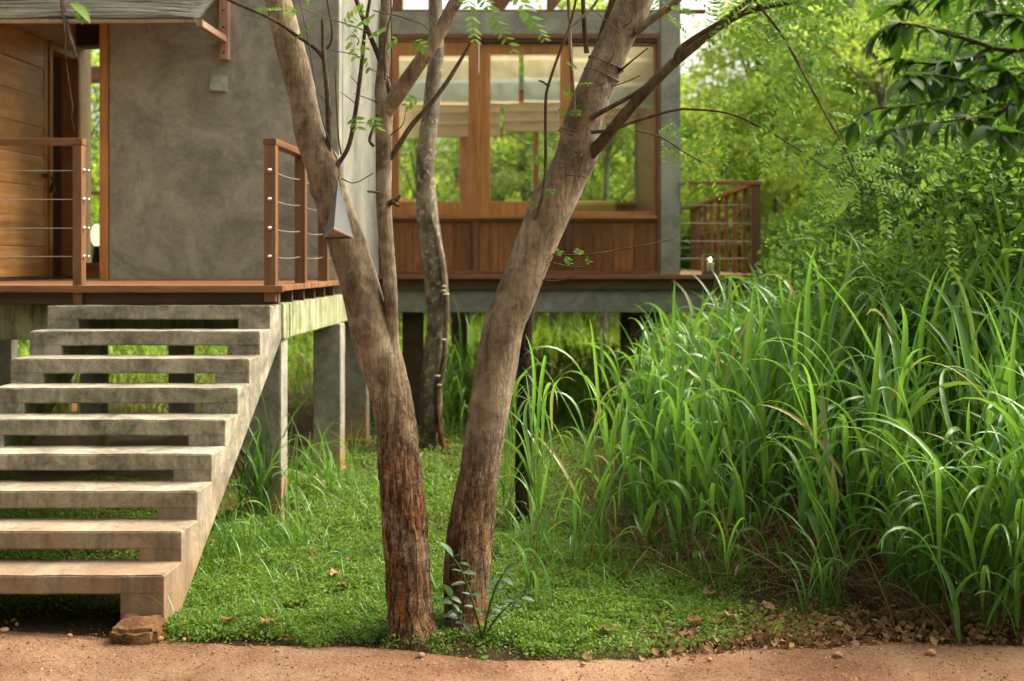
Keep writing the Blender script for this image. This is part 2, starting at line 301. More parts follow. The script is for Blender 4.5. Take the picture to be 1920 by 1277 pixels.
class MB:
    def __init__(s): s.v, s.f = [], []
    def add(s, V, F):
        o = len(s.v); s.v += [tuple(p) for p in V]; s.f += [tuple(i+o for i in q) for q in F]; return s
    def box(s, x0, x1, y0, y1, z0, z1):
        V = [(x, y, z) for z in (z0, z1) for y in (y0, y1) for x in (x0, x1)]
        return s.add(V, [(0, 2, 3, 1), (4, 5, 7, 6), (0, 1, 5, 4), (2, 6, 7, 3), (0, 4, 6, 2), (1, 3, 7, 5)])
    def prism_x(s, prof, x0, x1):            # profile of (y,z), swept along x
        n = len(prof); V = [(x0, y, z) for y, z in prof]+[(x1, y, z) for y, z in prof]
        F = [tuple(range(n)), tuple(range(2*n-1, n-1, -1))]+[(i, i+n, (i+1) % n+n, (i+1) % n) for i in range(n)]
        return s.add(V, F)
    def bar(s, a, b, w, h, up=(0, 0, 1)):
        a, b = Vector(a), Vector(b); d = (b-a).normalized(); u = Vector(up)
        r = d.cross(u).normalized(); u = r.cross(d)
        V = [p+r*sx*w/2+u*sz*h/2 for p in (a, b) for sx, sz in ((-1, -1), (1, -1), (1, 1), (-1, 1))]
        return s.add(V, [(0, 1, 2, 3), (7, 6, 5, 4), (0, 4, 5, 1), (1, 5, 6, 2), (2, 6, 7, 3), (3, 7, 4, 0)])
    def cyl(s, a, b, r0, r1=None, n=10, cap=True):
        a, b = Vector(a), Vector(b); r1 = r0 if r1 is None else r1; d = (b-a).normalized()
        x = d.orthogonal().normalized(); y = d.cross(x)
        V = [p+(x*math.cos(t)+y*math.sin(t))*r for p, r in ((a, r0), (b, r1)) for t in [2*math.pi*i/n for i in range(n)]]
        F = [(i, (i+1) % n, n+(i+1) % n, n+i) for i in range(n)]
        if cap: F += [tuple(range(n-1, -1, -1)), tuple(range(n, 2*n))]
        return s.add(V, F)
    def ball(s, c, r, nu=10, nv=6, sq=(1, 1, 1)):
        V = [(c[0], c[1], c[2]+r*sq[2])]
        for j in range(1, nv):
            p = math.pi*j/nv
            V += [(c[0]+r*sq[0]*math.sin(p)*math.cos(2*math.pi*i/nu), c[1]+r*sq[1]*math.sin(p)*math.sin(2*math.pi*i/nu), c[2]+r*sq[2]*math.cos(p)) for i in range(nu)]
        V.append((c[0], c[1], c[2]-r*sq[2])); F = [(0, 1+i, 1+(i+1) % nu) for i in range(nu)]
        for j in range(nv-2):
            a = 1+j*nu; F += [(a+i, a+nu+i, a+nu+(i+1) % nu, a+(i+1) % nu) for i in range(nu)]
        a = 1+(nv-2)*nu; F += [(a+i, len(V)-1, a+(i+1) % nu) for i in range(nu)]
        return s.add(V, F)
    def mesh(s, name):
        me = bpy.data.meshes.new(name); me.from_pydata(s.v, [], s.f)
        bm = bmesh.new(); bm.from_mesh(me); bmesh.ops.recalc_face_normals(bm, faces=bm.faces); bm.to_mesh(me); bm.free(); me.update(); return me
    def build(s, name, mat, parent=None, bevel=0, smooth=False): return link_mesh(name, s.mesh(name), mat, parent, bevel, smooth)
def box(name, mat, parent, x0, x1, y0, y1, z0, z1, bevel=.004): return MB().box(x0, x1, y0, y1, z0, z1).build(name, mat, parent, bevel)
def rough_box(name, mat, parent, x0, x1, y0, y1, z0, z1, cut=.06, amp=.004, bevel=.006, seed=0):
    """box of poured material: cut into small faces and made slightly uneven"""
    bm = bmesh.new(); bmesh.ops.create_cube(bm, size=1)
    for v in bm.verts: v.co = Vector((x0+(v.co.x+.5)*(x1-x0), y0+(v.co.y+.5)*(y1-y0), z0+(v.co.z+.5)*(z1-z0)))
    if bevel: bmesh.ops.bevel(bm, geom=bm.edges[:], offset=bevel, segments=2, affect='EDGES')
    for ax, ln in ((0, x1-x0), (1, y1-y0), (2, z1-z0)):
        n = min(60, int(ln/cut))
        for i in range(1, n+1):
            co = [0, 0, 0]; no = [0, 0, 0]; co[ax] = (x0, y0, z0)[ax]+ln*i/(n+1); no[ax] = 1
            bmesh.ops.bisect_plane(bm, geom=bm.verts[:]+bm.edges[:]+bm.faces[:], plane_co=co, plane_no=no)
    for v in bm.verts:
        p = v.co*6+Vector((seed, 0, 0)); q = v.co*19+Vector((0, seed, 0))
        v.co += (noise.noise_vector(p)*.6+noise.noise_vector(q)*.4)*amp
    me = bpy.data.meshes.new(name); bm.to_mesh(me); bm.free()
    return link_mesh(name, me, mat, parent)
def dup(o, parent, off=(0, 0, 0)):
    c = o.copy(); C.objects.link(c); c.parent = parent
    c.location = Vector(o.location)+Vector(off)
    if parent is not None: c.matrix_parent_inverse = Matrix.Translation(-world_loc(parent))
    return c

def crom(P, n):
    """smooth curve through points (k columns)"""
    P = np.asarray(P, float); Q = np.vstack([2*P[0]-P[1], P, 2*P[-1]-P[-2]])
    out = []; segs = len(P)-1; per = max(2, n//segs)
    for i in range(segs):
        p0, p1, p2, p3 = Q[i:i+4]
        for t in np.linspace(0, 1, per, endpoint=(i == segs-1)):
            out.append(.5*((2*p1)+(-p0+p2)*t+(2*p0-5*p1+4*p2-p3)*t*t+(-p0+3*p1-3*p2+p3)*t**3))
    return np.array(out)
def tube_mesh(name, pts, rings=24, sides=8, amp=0.0, fiss=0.0, fiss_top=1.2, seed=0, knots=()):
    """pts: (x,y,z,r); amp: uneven girth, fiss: depth of bark furrows below fiss_top"""
    c = crom(pts, rings); n = len(c); P = c[:, :3]; R = np.maximum(c[:, 3], .0008)
    T = np.gradient(P, axis=0); T /= np.linalg.norm(T, axis=1)[:, None]
    ref = np.array([1., 0, 0]) if abs(T[0][0]) < .8 else np.array([0, 1., 0])
    V = []; 
    for i in range(n):
        x = np.cross(np.cross(T[i], ref), T[i]); x /= np.linalg.norm(x); y = np.cross(T[i], x); ref = x
        for j in range(sides):
            th = 2*math.pi*j/sides; dr = x*math.cos(th)+y*math.sin(th); r = R[i]
            if amp or fiss:
                q = P[i]+dr*r
                r *= 1+amp*noise.noise((q[0]*5+seed, q[1]*5, q[2]*2.2))
                if fiss:
                    k = min(1, max(0.12, (fiss_top+.3-q[2])/.6))
                    f = 1-abs(noise.noise((q[0]*22+seed, q[1]*22, q[2]*5)))*2.4
                    g = noise.noise((q[0]*60, q[1]*60+seed, q[2]*24))
                    r -= fiss*k*max(0, f)**2
                    r += fiss*.45*k*g
                for (kz, kth, kr, ka) in knots:
                    dth = (th-kth+math.pi) % (2*math.pi)-math.pi
                    r += ka*math.exp(-((q[2]-kz)/kr)**2-(dth*R[i]/kr)**2)
            V.append(P[i]+dr*r)
    F = [(i*sides+j, i*sides+(j+1) % sides, (i+1)*sides+(j+1) % sides, (i+1)*sides+j) for i in range(n-1) for j in range(sides)]
    me = np_mesh(name, np.array(V), np.array(F), smooth=True)
    return me
def tube(name, mat, parent, pts, **k): return link_mesh(name, tube_mesh(name, pts, **k), mat, parent)
def px_path(rows, d):
    """rows of (x,y,half width px); d number or list"""
    out = []
    for i, (x, y, r) in enumerate(rows):
        dd = d if isinstance(d, (int, float)) else d[0]+(d[1]-d[0])*i/(len(rows)-1)
        p = W(x, y, dd); out.append((p.x, p.y, p.z, r*dd/FPX))
    return out

def leaves_np(Cn, size, up=.6, aspect=.45, fold=.25, droop=.15, rs=None):
    """hexagonal folded leaves at centres Cn: two quads each"""
    rs = rs or rng; n = len(Cn); Cn = np.asarray(Cn); size = np.broadcast_to(np.asarray(size, float), (n,))
    nm = rs.normal(size=(n, 3)); nm /= np.linalg.norm(nm, axis=1)[:, None]; nm = nm*(1-up)+np.array([0, 0, up]); nm /= np.linalg.norm(nm, axis=1)[:, None]
    t = rs.normal(size=(n, 3)); t -= nm*(t*nm).sum(1)[:, None]; t /= np.linalg.norm(t, axis=1)[:, None]; b = np.cross(nm, t)
    s = size[:, None]; w_ = s*aspect
    base = Cn-t*s*.5; tip = Cn+t*s*.5-nm*s*droop
    s1a = Cn-t*s*.18+b*w_*.5+nm*w_*fold; s1b = Cn+t*s*.18+b*w_*.42+nm*w_*fold*.7-nm*s*droop*.3
    s2a = Cn-t*s*.18-b*w_*.5+nm*w_*fold; s2b = Cn+t*s*.18-b*w_*.42+nm*w_*fold*.7-nm*s*droop*.3
    V = np.stack([base, s1a, s1b, tip, s2b, s2a], 1).reshape(-1, 3); i = np.arange(n)[:, None]*6
    F = np.concatenate([i+np.array([0, 1, 2, 3]), i+np.array([0, 3, 4, 5])], 0)
    return V, F
def join_np(parts):
    Vs, Fs, Rs, o = [], [], [], 0
    for V, F, R in parts: Vs.append(V); Fs.append(F+o); Rs.append(R); o += len(V)
    return np.concatenate(Vs), np.concatenate(Fs), np.concatenate(Rs)
def blades_np(B, az, Ln, t0, bend, wd, seg=9, fold=True, pw=1.5, twist=0, rs=None):
    """arching grass blades. B base points (n,3)"""
    rs = rs or rng; n = len(B); s = np.linspace(0, 1, seg+1); pos = np.zeros((n, seg+1, 3)); pos[:, 0] = B
    az = np.asarray(az)[:, None]+np.asarray(twist).reshape(-1, 1)*s if np.ndim(twist) else np.repeat(np.asarray(az)[:, None], seg+1, 1)
    th = np.asarray(t0)[:, None]+np.asarray(bend)[:, None]*s[None]**pw
    ds = np.asarray(Ln)[:, None]/seg
    for k in range(1, seg+1):
        tm = .5*(th[:, k]+th[:, k-1]); a_ = az[:, k]
        pos[:, k] = pos[:, k-1]+np.stack([np.cos(a_)*np.sin(tm), np.sin(a_)*np.sin(tm), np.cos(tm)], 1)*ds
    prof = np.minimum(1, .45+s*2.2)*np.clip((1-s)/.55, 0, 1)**.7; prof[-1] = .02
    side = np.stack([-np.sin(az), np.cos(az), np.zeros_like(az)], 2)
    roll = rs.normal(0, .5, n)[:, None, None]
    nor = np.stack([-np.cos(az)*np.cos(th), -np.sin(az)*np.cos(th), np.sin(th)], 2)
    sd_ = side*np.cos(roll)+nor*np.sin(roll); nn_ = nor*np.cos(roll)-side*np.sin(roll)
    hw = (np.asarray(wd)[:, None]*prof[None]*.5)[:, :, None]
    if fold:
        V = np.stack([pos+sd_*hw+nn_*hw*.35, pos, pos-sd_*hw+nn_*hw*.35], 2); m = 3
    else:
        V = np.stack([pos+sd_*hw, pos-sd_*hw], 2); m = 2
    V = V.reshape(-1, 3); st = (seg+1)*m; F = []
    for k in range(seg):
        for c in range(m-1): F.append([k*m+c, k*m+c+1, (k+1)*m+c+1, (k+1)*m+c])
    F = np.array(F); F = (np.arange(n)[:, None, None]*st+F[None]).reshape(-1, 4)
    return V, F, st

# ------------------------------------------------------------------ ground and path
def sheet(name, mat, x0, x1, y0, y1, nx, ny, zf, edge=None, kind='structure'):
    xs, ys = np.linspace(x0, x1, nx), np.linspace(0, 1, ny); V = []
    for t in ys:
        for x in xs:
            ye = y1 if edge is None else edge(x)
            y = y0+(ye-y0)*t; V.append((x, y, zf(x, y, t)))
    F = [(j*nx+i, j*nx+i+1, (j+1)*nx+i+1, (j+1)*nx+i) for j in range(ny-1) for i in range(nx-1)]
    o = link_mesh(name, np_mesh(name, np.array(V), np.array(F), smooth=True), mat); return tag(o, kind=kind)
g = MB(); g.add([(-300, -200, 0), (300, -200, 0), (300, 500, 0), (-300, 500, 0)], [(0, 1, 2, 3)])
tag(g.build('ground', 'soil'), 'dark soil under the grass and the house', 'ground', kind='structure')
def path_edge(x):
    base = np.interp(x, [-8, -3.2, -2.3, -1.6, -.9, -.3, .4, .9, 1.6, 2.2, 4, 9], [6.72, 6.66, 6.5, 6.36, 6.33, 6.12, 6.16, 6.3, 6.42, 6.4, 6.1, 6.0])
    return float(base)+.05*noise.noise((x*3.1, 4, 0))+.03*noise.noise((x*11, 1, 0))
def path_z(x, y, t):
    e = min(1, (1-t)*22)
    return .004+.030*e*(.7+.3*noise.noise((x*1.3, y*1.3, 0)))+.010*e*noise.noise((x*7, y*7, 2))+.009*e*noise.noise((x*20, y*20, 5))+.006*e*noise.noise((x*45, y*45, 8))
tag(sheet('path', 'path', -5, 6, 3.6, 6.4, 300, 110, path_z, path_edge), 'reddish bare laterite path', 'path', kind='structure')
tag(sheet('path', 'path', -60, 60, -6, 3.61, 20, 6, lambda x, y, t: .022, None), 'reddish bare laterite path', 'path', kind='structure')

# ------------------------------------------------------------------ concrete staircase
SX0, SX1 = -3.742, -2.114; RUN, RISE, ZT = .30, .1691, 1.673
st = thing('staircase', (-2.9, 6.6, 0), 'open-riser grey concrete staircase climbing from red path to wooden deck', 'staircase')
dS = [8.95-RUN*i for i in range(9)]; zS = [ZT-RISE*i for i in range(9)]
prof = [(6.55, -.03)]
for i in range(8, -1, -1): prof += [(dS[i], zS[i]), (dS[i]+RUN, zS[i])]
prof[-1] = (9.302, ZT); prof += [(9.302, 1.405), (6.70, -.03)]
for x0, x1 in ((SX0, SX0+.225), (SX1-.235, SX1)):
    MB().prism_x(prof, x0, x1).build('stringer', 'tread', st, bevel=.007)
for i in range(9):
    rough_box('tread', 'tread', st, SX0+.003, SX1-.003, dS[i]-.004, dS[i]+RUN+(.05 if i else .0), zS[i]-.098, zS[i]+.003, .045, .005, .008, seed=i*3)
lb = rough_box('laterite_block', 'laterite', None, W(218, 0, 6.45).x, W(303, 0, 6.45).x, 6.32, 6.56, -.02, .11, .018, .034, .02, 5)
tag(lb, 'rough reddish laterite block wedged under the lowest stair step', 'stone')

# ------------------------------------------------------------------ entrance house (left)
DX = -2.06; YF = 9.05; ZD = 1.82
eh = thing('entrance_house', (-4.2, 10.4, 0), 'raised entrance house with mottled cement wall, side door and wooden deck on concrete columns', 'house')
y = YF; k = 0
while y < 14.0:                                     # deck boards run along the front edge
    wd_ = .14
    x1 = DX if y < 11.6 else -4.5
    o = box('deck_board', 'deckx', eh, -7.4, x1+random.uniform(-.004, .004), y+.003, y+wd_-.003, ZD-.042, ZD+random.uniform(-.0015, .0015), .003)
    y += wd_
box('fascia', 'deckx', eh, -7.4, DX+.02, YF-.022, YF+.001, ZD-.05, ZD+.002, .004)
for i in range(6):                                   # thin joists carried by the edge beam
    yy = 9.22+.44*i
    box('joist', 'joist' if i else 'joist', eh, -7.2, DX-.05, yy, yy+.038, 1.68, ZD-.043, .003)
box('joist_cap', 'joist', eh, -7.2, DX-.03, 9.10, 9.15, 1.682, ZD-.051, .003)
rough_box('edge_beam', 'mossbeam', eh, -7.3, -2.098, 9.305, 9.52, 1.405, 1.679, .08, .005, .008, 2)
rough_box('side_beam', 'mossbeam', eh, -2.31, -2.095, 9.522, 14.1, 1.41, 1.679, .08, .005, .008, 3)
for (x0, x1, y0, y1) in ((-2.40, -2.118, 9.31, 9.54), (-2.315, -2.06, 11.5, 11.75), (-2.36, -2.115, 13.4, 13.62), (-5.05, -4.82, 12.9, 13.1), (-4.12, -3.9, 12.9, 13.1), (-5.2, -4.97, 9.35, 9.5), (-7.2, -7.0, 12.9, 13.1)):
    rough_box('column', 'column', eh, x0, x1, y0, y1, -.05, 1.412, .09, .004, .008, x0)
for (x0, x1, y0, y1) in ((-2.33, -2.04, 11.47, 11.78), (-2.40, -2.09, 13.36, 13.66)):
    rough_box('footing', 'column', eh, x0, x1, y0, y1, -.05, .06, .06, .008, .01, y0)
WX0, WX1, WY = -4.31, -2.11, 11.7
rough_box('front_wall', 'wall', eh, WX0, WX1, WY, WY+.2, ZD-.05, 6.4, .2, .004, .012, 1)
rough_box('side_wall', 'sidewall', eh, WX1-.2, WX1+.002, WY+.201, 14.55, 1.5, 6.4, .25, .003, .01, 4)
box('inner_wall', 'plaster', eh, WX0, WX0+.15, WY+.201, 14.55, ZD-.05, 6.4, .004)
box('back_wall', 'wall', eh, WX0+.152, WX1-.202, 14.35, 14.55, ZD-.05, 6.4, .004)
box('floor_slab', 'beam', eh, -7.3, -2.32, 11.76, 14.4, 1.60, 1.679, .004)
box('roof_slab', 'wall', eh, WX0-.3, WX1+.1, WY-.2, 14.7, 6.402, 6.55, .004)
box('corner_post', 'sash', eh, W(187, 0, 11.68).x, WX0-.001, WY-.03, WY+.12, ZD+.001, 6.4, .004)
box('skirting', 'oldwood', eh, WX0+.01, WX1-.03, WY-.012, WY-.001, ZD+.001, ZD+.022, .002)
# side wall of the entry passage, with the plank door and the open inner doorway
PX = -5.25
def yd(x): return -PX*FPX/(CX-x)                     # depth of the passage wall at picture column x
def zy(y_, d): return HC-(y_-CY)*d/FPX
zt = 4.20
box('passage_wall', 'plaster', eh, PX-.16, PX, 10.2, yd(88), ZD, 4.75, .004)
box('passage_wall', 'plaster', eh, PX-.16, PX, yd(146), yd(171), ZD, 4.75, .004)
box('passage_wall', 'plaster', eh, PX-.16, PX, yd(88)+.001, yd(146)-.001, zt+.07, 4.75, .004)
rough_box('left_wall', 'wall', eh, -7.4, PX-.161, 10.2, 10.36, ZD, 6.4, .25, .004, .01, 8)
box('passage_lintel', 'joist', eh, PX-.1, WX0-.05, 13.3, 13.55, zy(88, 13.5)-.02, 4.95, .004)
box('passage_soffit', 'woody', eh, PX-.2, WX0, 11.0, 13.6, 4.75, 4.80, .004)
dr = MB().box(PX+.045, PX+.052, 10.95, yd(70)-.02, ZD+.045, zt+.0).build('sliding_door', 'doorw', eh)
n = 8
for i in range(n):
    z0 = ZD+.03+(zt+.02-ZD-.03)*i/n; z1 = ZD+.03+(zt+.02-ZD-.03)*(i+1)/n
    box('plank', 'doorw', dr, PX+.053, PX+.085+.004*(i % 2), 10.9, yd(66), z0+.002, z1-.002, .004)
box('stile', 'sash', dr, PX+.053, PX+.091, yd(66)+.001, yd(73), ZD+.03, zt+.02, .004)
h = MB(); h.bar((PX+.11, yd(60), 2.86), (PX+.11, yd(79), 2.85), .02, .02); h.cyl((PX+.09, yd(66), 2.86), (PX+.125, yd(66), 2.86), .018); h.build('latch', 'iron', dr, .003)
h = MB(); h.add([(PX+.10, yd(74), 2.70), (PX+.10, yd(80), 2.70), (PX+.13, yd(74), 2.70), (PX+.13, yd(80), 2.70), (PX+.10, yd(77), 2.79), (PX+.13, yd(77), 2.79)], [(0, 1, 4), (2, 5, 3), (0, 4, 5, 2), (1, 3, 5, 4), (0, 2, 3, 1)])
h.cyl((PX+.115, yd(77), 2.78), (PX+.115, yd(77), 2.85), .006); h.build('padlock', 'iron', dr)
fr = box('door_frame', 'sash', eh, PX-.16, PX+.03, yd(88)+.002, yd(94), ZD, zt+.06, .004)
box('frame_post', 'sash', fr, PX-.16, PX+.03, yd(142), yd(146)-.002, ZD, zt+.06, .004)
box('frame_head', 'sash', fr, PX-.158, PX+.028, yd(94)+.001, yd(142)-.001, zt-.02, zt+.058, .004)
box('closet_wall', 'woodz', eh, PX-1.0, PX-.96, yd(88)-.3, yd(146)+.6, ZD, zt+.3, .004)
box('closet_wall', 'woodz', eh, PX-.96, PX-.17, yd(146)+.01, yd(146)+.05, ZD, zt+.3, .004)
box('closet_ceiling', 'joist', eh, PX-1.0, PX-.165, yd(88)-.3, yd(146)+.6, zt+.301, zt+.34, .004)
box('door_mat', 'joist', eh, PX+.02, PX+.12, 10.9, yd(146), ZD+.002, ZD+.02, .004)
box('skirting', 'sash', eh, PX+.001, PX+.03, yd(147), yd(171), ZD+.001, ZD+.10, .003)
# rear veranda glimpsed down the passage
box('veranda_beam', 'woodx', eh, -8.6, -5.3, 16.62, 16.74, zy(155, 16.65), zy(125, 16.65), .004)
box('veranda_floor', 'deckx', eh, -8.6, -4.4, 14.01, 16.8, ZD-.06, ZD-.002, .004)
box('veranda_rail', 'woodx', eh, -8.6, -5.3, 16.64, 16.7, zy(366, 16.65), zy(358, 16.65), .004)
box('veranda_step', 'sashx', eh, PX+.035, WX0-.06, 13.05, 13.29, ZD+.001, ZD+.165, .004)
for x in (-8.5, -5.2): box('veranda_post', 'woodz', eh, x-.06, x+.06, 16.61, 16.75, 0, zy(125, 16.65)+.4, .004)
for x in (-7.4, -6.6): box('column', 'column', eh, x-.11, x+.11, 16.3, 16.5, -.05, ZD-.061, .004)
rl = thing('paper_lamp', tuple(W(180, 470, 13.2)), 'white paper lamp standing on the step at the passage end', 'lamp')
pts = []
lp = MB(); c = W(181, 441, 13.2); lp.ball(c, .125, 16, 10, (.5, .5, 1.0)); lp.build('shade', 'paper', rl, smooth=True)
lp = MB(); lp.cyl((c.x, c.y, ZD+.16), (c.x, c.y, c.z-.11), .05, .02); lp.build('foot', 'iron', rl)

# reed awning over the entrance
aw = thing('reed_awning', (-5.0, 11.69, 3.95), 'silvery grey reed awning on a wooden bracket above the plank door', 'awning')
def aw_pt(x, t): return (x, 10.86+.84*t, 4.155+.48*t)      # t 0 front edge .. 1 wall
for i in range(15):
    t = i/15.; mb = MB(); r = .016
    for q in range(5):
        tt = t+q/75.; off = random.uniform(-.02, .015)
        _, yy, zz = aw_pt(0, tt); path_ = []
        x = -7.2
        while x < -3.19+off-.08*tt*0:
            path_.append((x, yy+random.uniform(-.006, .006), zz+random.uniform(-.012, .012)+(.03 if q == 0 else .012 if q == 1 else 0), random.uniform(.006, .015))); x += .34
        path_.append((-3.19+off, yy, zz, .006))
        me = tube_mesh('reed', path_, rings=len(path_)*2, sides=5); v = [tuple(p.co) for p in me.vertices]; f = [tuple(p.vertices) for p in me.polygons]
        mb.add(v, f); bpy.data.meshes.remove(me)
    mb.build('reed_bundle', 'reed', aw)
mb = MB(); p0, p1 = aw_pt(0, 0), aw_pt(0, 1)
mb.bar((-7.2, p0[1]+.02, p0[2]-.03), (-3.23, p0[1]+.02, p0[2]-.03), .045, .03); mb.build('batten', 'oldwood', aw, .003)
mb = MB(); mb.bar((-5.2, p0[1], p0[2]-.028), (-5.2, p1[1], p1[2]-.028), 3.9, .018); mb.build('lining', 'reed', aw, .002)
bx = W(421, 0, 11.66).x
box('bracket_post', 'oldwood', aw, bx-.045, bx+.045, WY-.07, WY+.005, zy(112, 11.65), 4.9, .005)
box('bracket_arm', 'oldwood', aw, bx-.03, bx+.03, 10.84, WY-.071, 4.075, 4.135, .005)
mb = MB()
for z in (3.98, 4.22, 4.38): mb.cyl((bx, WY-.07, z), (bx, WY-.078, z), .009)
mb.build('bolt', 'iron', aw)

# wall light
wl = thing('wall_light', (W(409, 0, 11.68).x, WY, zy(174, 11.68)), 'small square grey wall light on the mottled cement wall', 'wall light')
x0, x1, z0, z1 = W(393, 0, 11.66).x, W(425, 0, 11.66).x, zy(172, 11.66), zy(141, 11.66)
box('backplate', 'beam', wl, x0, x1, WY-.03, WY+.004, z0, z1, .003)
mb = MB(); mb.add([(x0+.008, WY-.031, z0+.008), (x1-.008, WY-.031, z0+.008), (x1-.008, WY-.031, z1-.008), (x0+.008, WY-.031, z1-.008), (x0+.01, WY-.085, z0+.01), (x1-.01, WY-.05, z1-.01)],
                  [(0, 1, 2, 3), (0, 4, 1), (1, 4, 5), (1, 5, 2), (2, 5, 3), (3, 5, 4), (3, 4, 0)])
mb.build('shade', 'beam', wl)

# ------------------------------------------------------------------ railings
def cables(parent, a, b, zs, sag=.006, r=.0032, name='cable'):
    for z in zs:
        p = [(a[0]+(b[0]-a[0])*t, a[1]+(b[1]-a[1])*t, z-sag*4*t*(1-t), r) for t in (0, .25, .5, .75, 1)]
        tube(name, 'wire', parent, p, rings=8, sides=6)
def knob(parent, p, axis, r=.015):
    mb = MB(); d = Vector(axis); p = Vector(p); mb.cyl(p, p+d*.012, r, r, 12); mb.cyl(p+d*.012, p+d*.034, r*.45, r*.45, 8); mb.ball(p+d*.038, r*.72, 10, 6); mb.build('cable_end', 'steel', parent, smooth=True)
ZR = [2.0-(yy-CY)*9.1/FPX for yy in (320, 374, 428, 481)]
rt = ZD+1.09
r1 = thing('railing', (-4.0, 9.1, ZD), 'wooden cable railing with a straight level rail in front of the plank door', 'railing')
xa, xb = W(140, 0, 9.1).x, W(157, 0, 9.1).x
box('post', 'woodz', r1, xa, xb, 9.06, 9.145, 1.60, rt-.05, .004)
box('post', 'woodz', r1, -6.0, -5.91, 9.06, 9.145, ZD, rt-.05, .004)
box('handrail', 'woodx', r1, -7.3, xb+.006, 9.055, 9.15, rt-.049, rt, .004)
cables(r1, (-7.2, 9.10), (xa+.01, 9.10), ZR, .002)
for z in ZR: knob(r1, (xb-.002, 9.10, z), (1, 0, 0))
r2 = thing('railing', (-2.14, 10.3, ZD), 'short wooden cable railing running back from stair top to cement wall', 'railing')
py = [9.10, 10.15, 11.12]
for i, yy in enumerate(py): box('post', 'woodz', r2, -2.187, -2.10, yy-.042, yy+.042, ZD-.04 if i else 1.70, rt-.05, .004)
box('handrail', 'woody', r2, -2.192, -2.095, 9.055, 11.69, rt-.049, rt, .004)
for i in range(2): cables(r2, (-2.143, py[i]+.04), (-2.143, py[i+1]-.04), ZR, .012)
cables(r2, (-2.143, py[2]+.04), (-2.143, 11.695), ZR, .006)
for z in ZR: knob(r2, (-2.143, 9.06, z), (0, -1, 0))

# ------------------------------------------------------------------ window pavilion (right)
PY = 14.3; S = PY/FPX
def px(x): return (x-CX)*S
def pz(y_): return HC-(y_-CY)*S
pv = thing('window_pavilion', (-.3, 16.5, 0), 'raised timber and concrete pavilion with big wooden sliding windows', 'house')
ZP = 1.845
y = 14.16
while y < 21.2:
    box('deck_board', 'deckx', pv, -2.09, 2.345+random.uniform(-.004, .004), y+.003, y+.137, ZP-.042, ZP+random.uniform(-.0015, .0015), .003); y += .14
box('fascia', 'deckx', pv, -2.09, 2.36, 14.137, 14.161, ZP-.05, ZP+.002, .004)
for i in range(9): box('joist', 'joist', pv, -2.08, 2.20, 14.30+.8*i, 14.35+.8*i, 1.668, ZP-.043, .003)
box('joist_cap', 'joist', pv, -2.08, 2.32, 14.20, 14.25, 1.668, ZP-.051, .003)
rough_box('edge_beam', 'beam', pv, -2.085, W(1377, 0, 14.35).x, 14.25, 14.47, 1.405, 1.667, .1, .005, .008, 9)
rough_box('rear_beam', 'beam', pv, -2.085, W(1377, 0, 14.35).x, 20.3, 20.5, 1.405, 1.667, .25, .005, .008, 9)
for (x0, x1, y0) in ((W(758, 0, 14.7).x, W(794, 0, 14.7).x, 14.50), (W(1182, 0, 14.7).x, W(1232, 0, 14.7).x, 14.50), (-1.8, -1.55, 20.32), (1.0, 1.25, 20.32)):
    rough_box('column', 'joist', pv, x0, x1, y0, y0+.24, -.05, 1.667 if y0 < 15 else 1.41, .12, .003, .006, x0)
CXR0, CXR1 = px(1238), px(1275.5)
rough_box('corner_column', 'beam', pv, CXR0, CXR1, PY-.02, PY+.24, ZP, 5.6, .12, .003, .008, 6)
rough_box('corner_column', 'beam', pv, CXR0, CXR1, 19.0, 19.24, ZP, 5.6, .2, .003, .008, 6)
rough_box('lintel_beam', 'beam', pv, WX1+.003, CXR0-.001, PY-.012, PY+.2, pz(65), pz(22), .12, .003, .008, 7)
rough_box('rear_lintel', 'beam', pv, WX1+.003, CXR0-.001, 19.0, 19.2, pz(65), pz(22), .2, .003, .008, 7)
# window head, jambs, sill, panels
box('window_head', 'woodx', pv, WX1+.004, CXR0-.002, PY-.03, PY+.12, pz(73), pz(65)-.001, .004)
box('head_track', 'joist', pv, px(898), CXR0-.003, PY-.018, PY+.10, pz(80), pz(73)-.001, .004)
box('head_track', 'woodx', pv, WX1+.004, px(897), PY-.018, PY+.10, pz(79), pz(73)-.001, .004)
box('jamb', 'woodz', pv, px(1231.5), CXR0-.002, PY-.028, PY+.12, ZP, pz(73)-.001, .004)
box('jamb', 'woodz', pv, WX1+.004, px(728), PY-.028, PY+.12, ZP, pz(79)-.001, .004)
box('window_sill', 'sashx', pv, px(728)+.001, px(1231.5)-.001, PY-.065, PY+.12, pz(411), pz(404.5), .004)
box('sill_rail', 'woodx', pv, px(728)+.001, px(1231.5)-.001, PY-.03, PY+.1, pz(416), pz(411)-.001, .004)
box('bottom_rail', 'woodx', pv, px(728)+.001, px(1231.5)-.001, PY-.035, PY+.1, ZP+.001, pz(508), .004)
xs = [728, 769, 812, 850, 886, None, 898, 935, 972, 1014, 1060, None, 1071, 1112, 1150, 1190, 1231]
for i in range(len(xs)-1):
    if xs[i] is None or xs[i+1] is None: continue
    box('wall_board', 'board', pv, px(xs[i])+.003, px(xs[i+1])-.003, PY+.004*(i % 3), PY+.04, pz(508)+.001, pz(416)-.001, .004)
for xx in (892, 1065.5): box('mullion', 'woodz', pv, px(xx-5.5), px(xx+5.5), PY-.028, PY+.05, pz(508)+.001, pz(416)-.001, .004)
